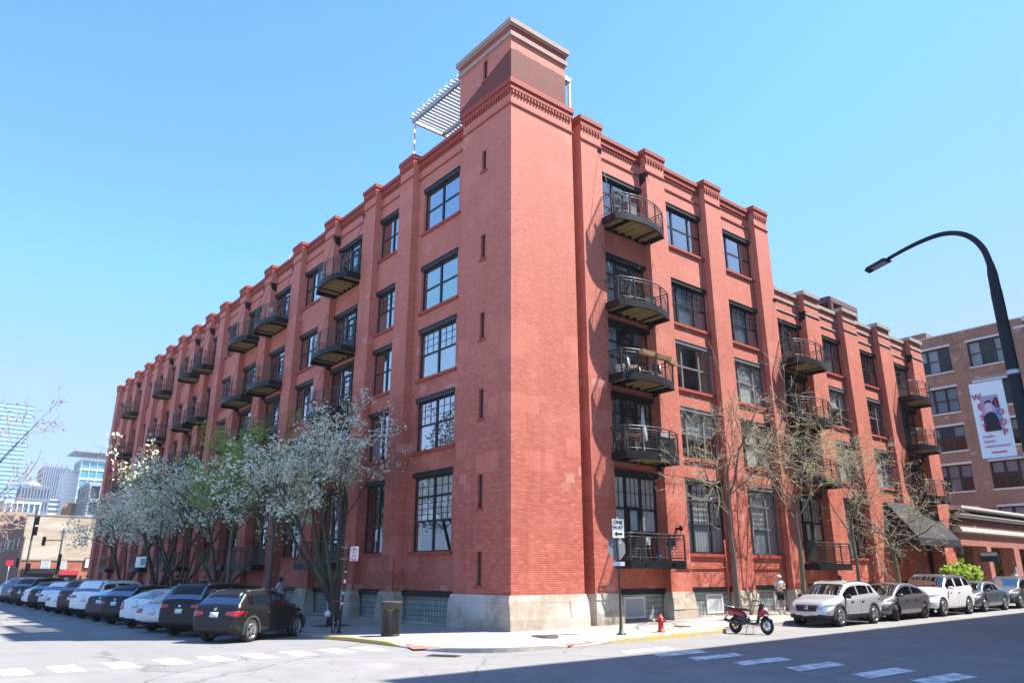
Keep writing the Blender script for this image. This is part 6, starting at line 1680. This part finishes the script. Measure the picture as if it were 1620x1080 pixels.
chair((7.7,-.45,9.71), R(-40), 'dark chair at the right of the third floor balcony', cd_, GC)
b = MB(); b.lathe([(0,0),(.15,0),(.2,.38),(.21,.4),(0,.4)], 14); o = b.build('planter_pot', mat('pale_pot', (.55,.58,.62), .5), None, (5.5,-.35,9.70)); tag(o, 'pale blue grey pot at the left end of the third floor balcony', 'pot')
chair((5.6,-.35,16.83), R(160), 'small dark chair on the topmost corner balcony', cd_, GC)
b = MB(); b.box(-.3,.3,-.22,.22,0,.75); b.box(-.32,.32,-.24,.24,.75,.80); o = b.build('storage_box', mat('grey_box', (.12,.12,.13), .6), None, (6.3,-.55,16.82)); tag(o, 'grey storage box on the topmost corner balcony', 'box')
b = MB(); b.box(-.35,.35,-.2,.2,0,.6); b.box(-.37,.37,-.22,.22,.6,.64); o = b.build('storage_box', cd_, None, (7.3,-.5,12.86)); tag(o, 'dark storage chest on the fourth floor corner balcony', 'box')
chair((-.5,13.2,16.83), R(90), 'dark chair on the top shaded balcony nearest the tower', cd_, GC)
chair((-.5,22.6,16.83), R(100), 'pale chair on the second top balcony along the shaded side', cm_, GC)
HAZE = .00022
# ------------------------------------------------------------------ light, sky, camera
sun_dir = Vector((12.5, -9.4, 24.5)).normalized()
sl = bpy.data.lights.new('sun', 'SUN'); sl.energy = 5.0; sl.angle = R(.53); sl.color = (1, .95, .88)
so = bpy.data.objects.new('sun', sl); COL.objects.link(so); so.location = (30, -40, 60)
so.rotation_euler = (-sun_dir).to_track_quat('-Z', 'Y').to_euler()
w = bpy.data.worlds.new('World'); scene.world = w; w.use_nodes = True
n, l = w.node_tree.nodes, w.node_tree.links
sk = n.new('ShaderNodeTexSky'); sk.sky_type = 'NISHITA'; sk.sun_disc = False
sk.sun_elevation = math.asin(sun_dir.z); sk.sun_rotation = math.atan2(sun_dir.x, sun_dir.y)
sk.air_density = 1.0; sk.dust_density = .2; sk.ozone_density = 1.3; sk.altitude = 180
tint = n.new('ShaderNodeMixRGB'); tint.blend_type = 'MULTIPLY'; tint.inputs['Fac'].default_value = 1; tint.inputs['Color2'].default_value = (.54, .88, 1.42, 1)   # a clean cyan spring sky
cap = n.new('ShaderNodeMixRGB'); cap.blend_type = 'DARKEN'; cap.inputs['Fac'].default_value = 1; cap.inputs['Color2'].default_value = (1.30, 2.08, 3.7, 1)   # thin haze, no white horizon
l.new(sk.outputs['Color'], tint.inputs['Color1']); l.new(tint.outputs['Color'], cap.inputs['Color1']); l.new(cap.outputs['Color'], n['Background'].inputs['Color']); n['Background'].inputs['Strength'].default_value = .13
# thin spring haze: one closed box of air round the whole place
hz = MB(); hz.box(-1500, 1500, -1500, 1500, -2.2, 185)
hm = bpy.data.materials.new('thin_haze'); hm.use_nodes = True; hn, hl = nt(hm); hn.remove(hn['Principled BSDF'])
pv = hn.new('ShaderNodeVolumePrincipled'); pv.inputs['Color'].default_value = (.80,.90,1,1); pv.inputs['Density'].default_value = HAZE; pv.inputs['Anisotropy'].default_value = .0
hl.new(pv.outputs[0], hn['Material Output'].inputs['Volume'])
struct(hz.build('haze', hm), 'stuff')
cam = bpy.data.cameras.new('camera'); cam.lens = 25.84; cam.sensor_width = 36; cam.clip_end = 6000; cam.clip_start = .1
co = bpy.data.objects.new('camera', cam); COL.objects.link(co)
co.location = (-16.376, -20.0, 1.9); co.rotation_euler = (R(107.6), 0, R(-39.4))
scene.camera = co
vs = scene.view_settings; vs.view_transform = 'Standard'; vs.look = 'None'; vs.exposure = 1.45; vs.gamma = 1
scene.cycles.max_bounces = 8; scene.cycles.diffuse_bounces = 2; scene.cycles.transparent_max_bounces = 12
scene.cycles.sample_clamp_indirect = 6
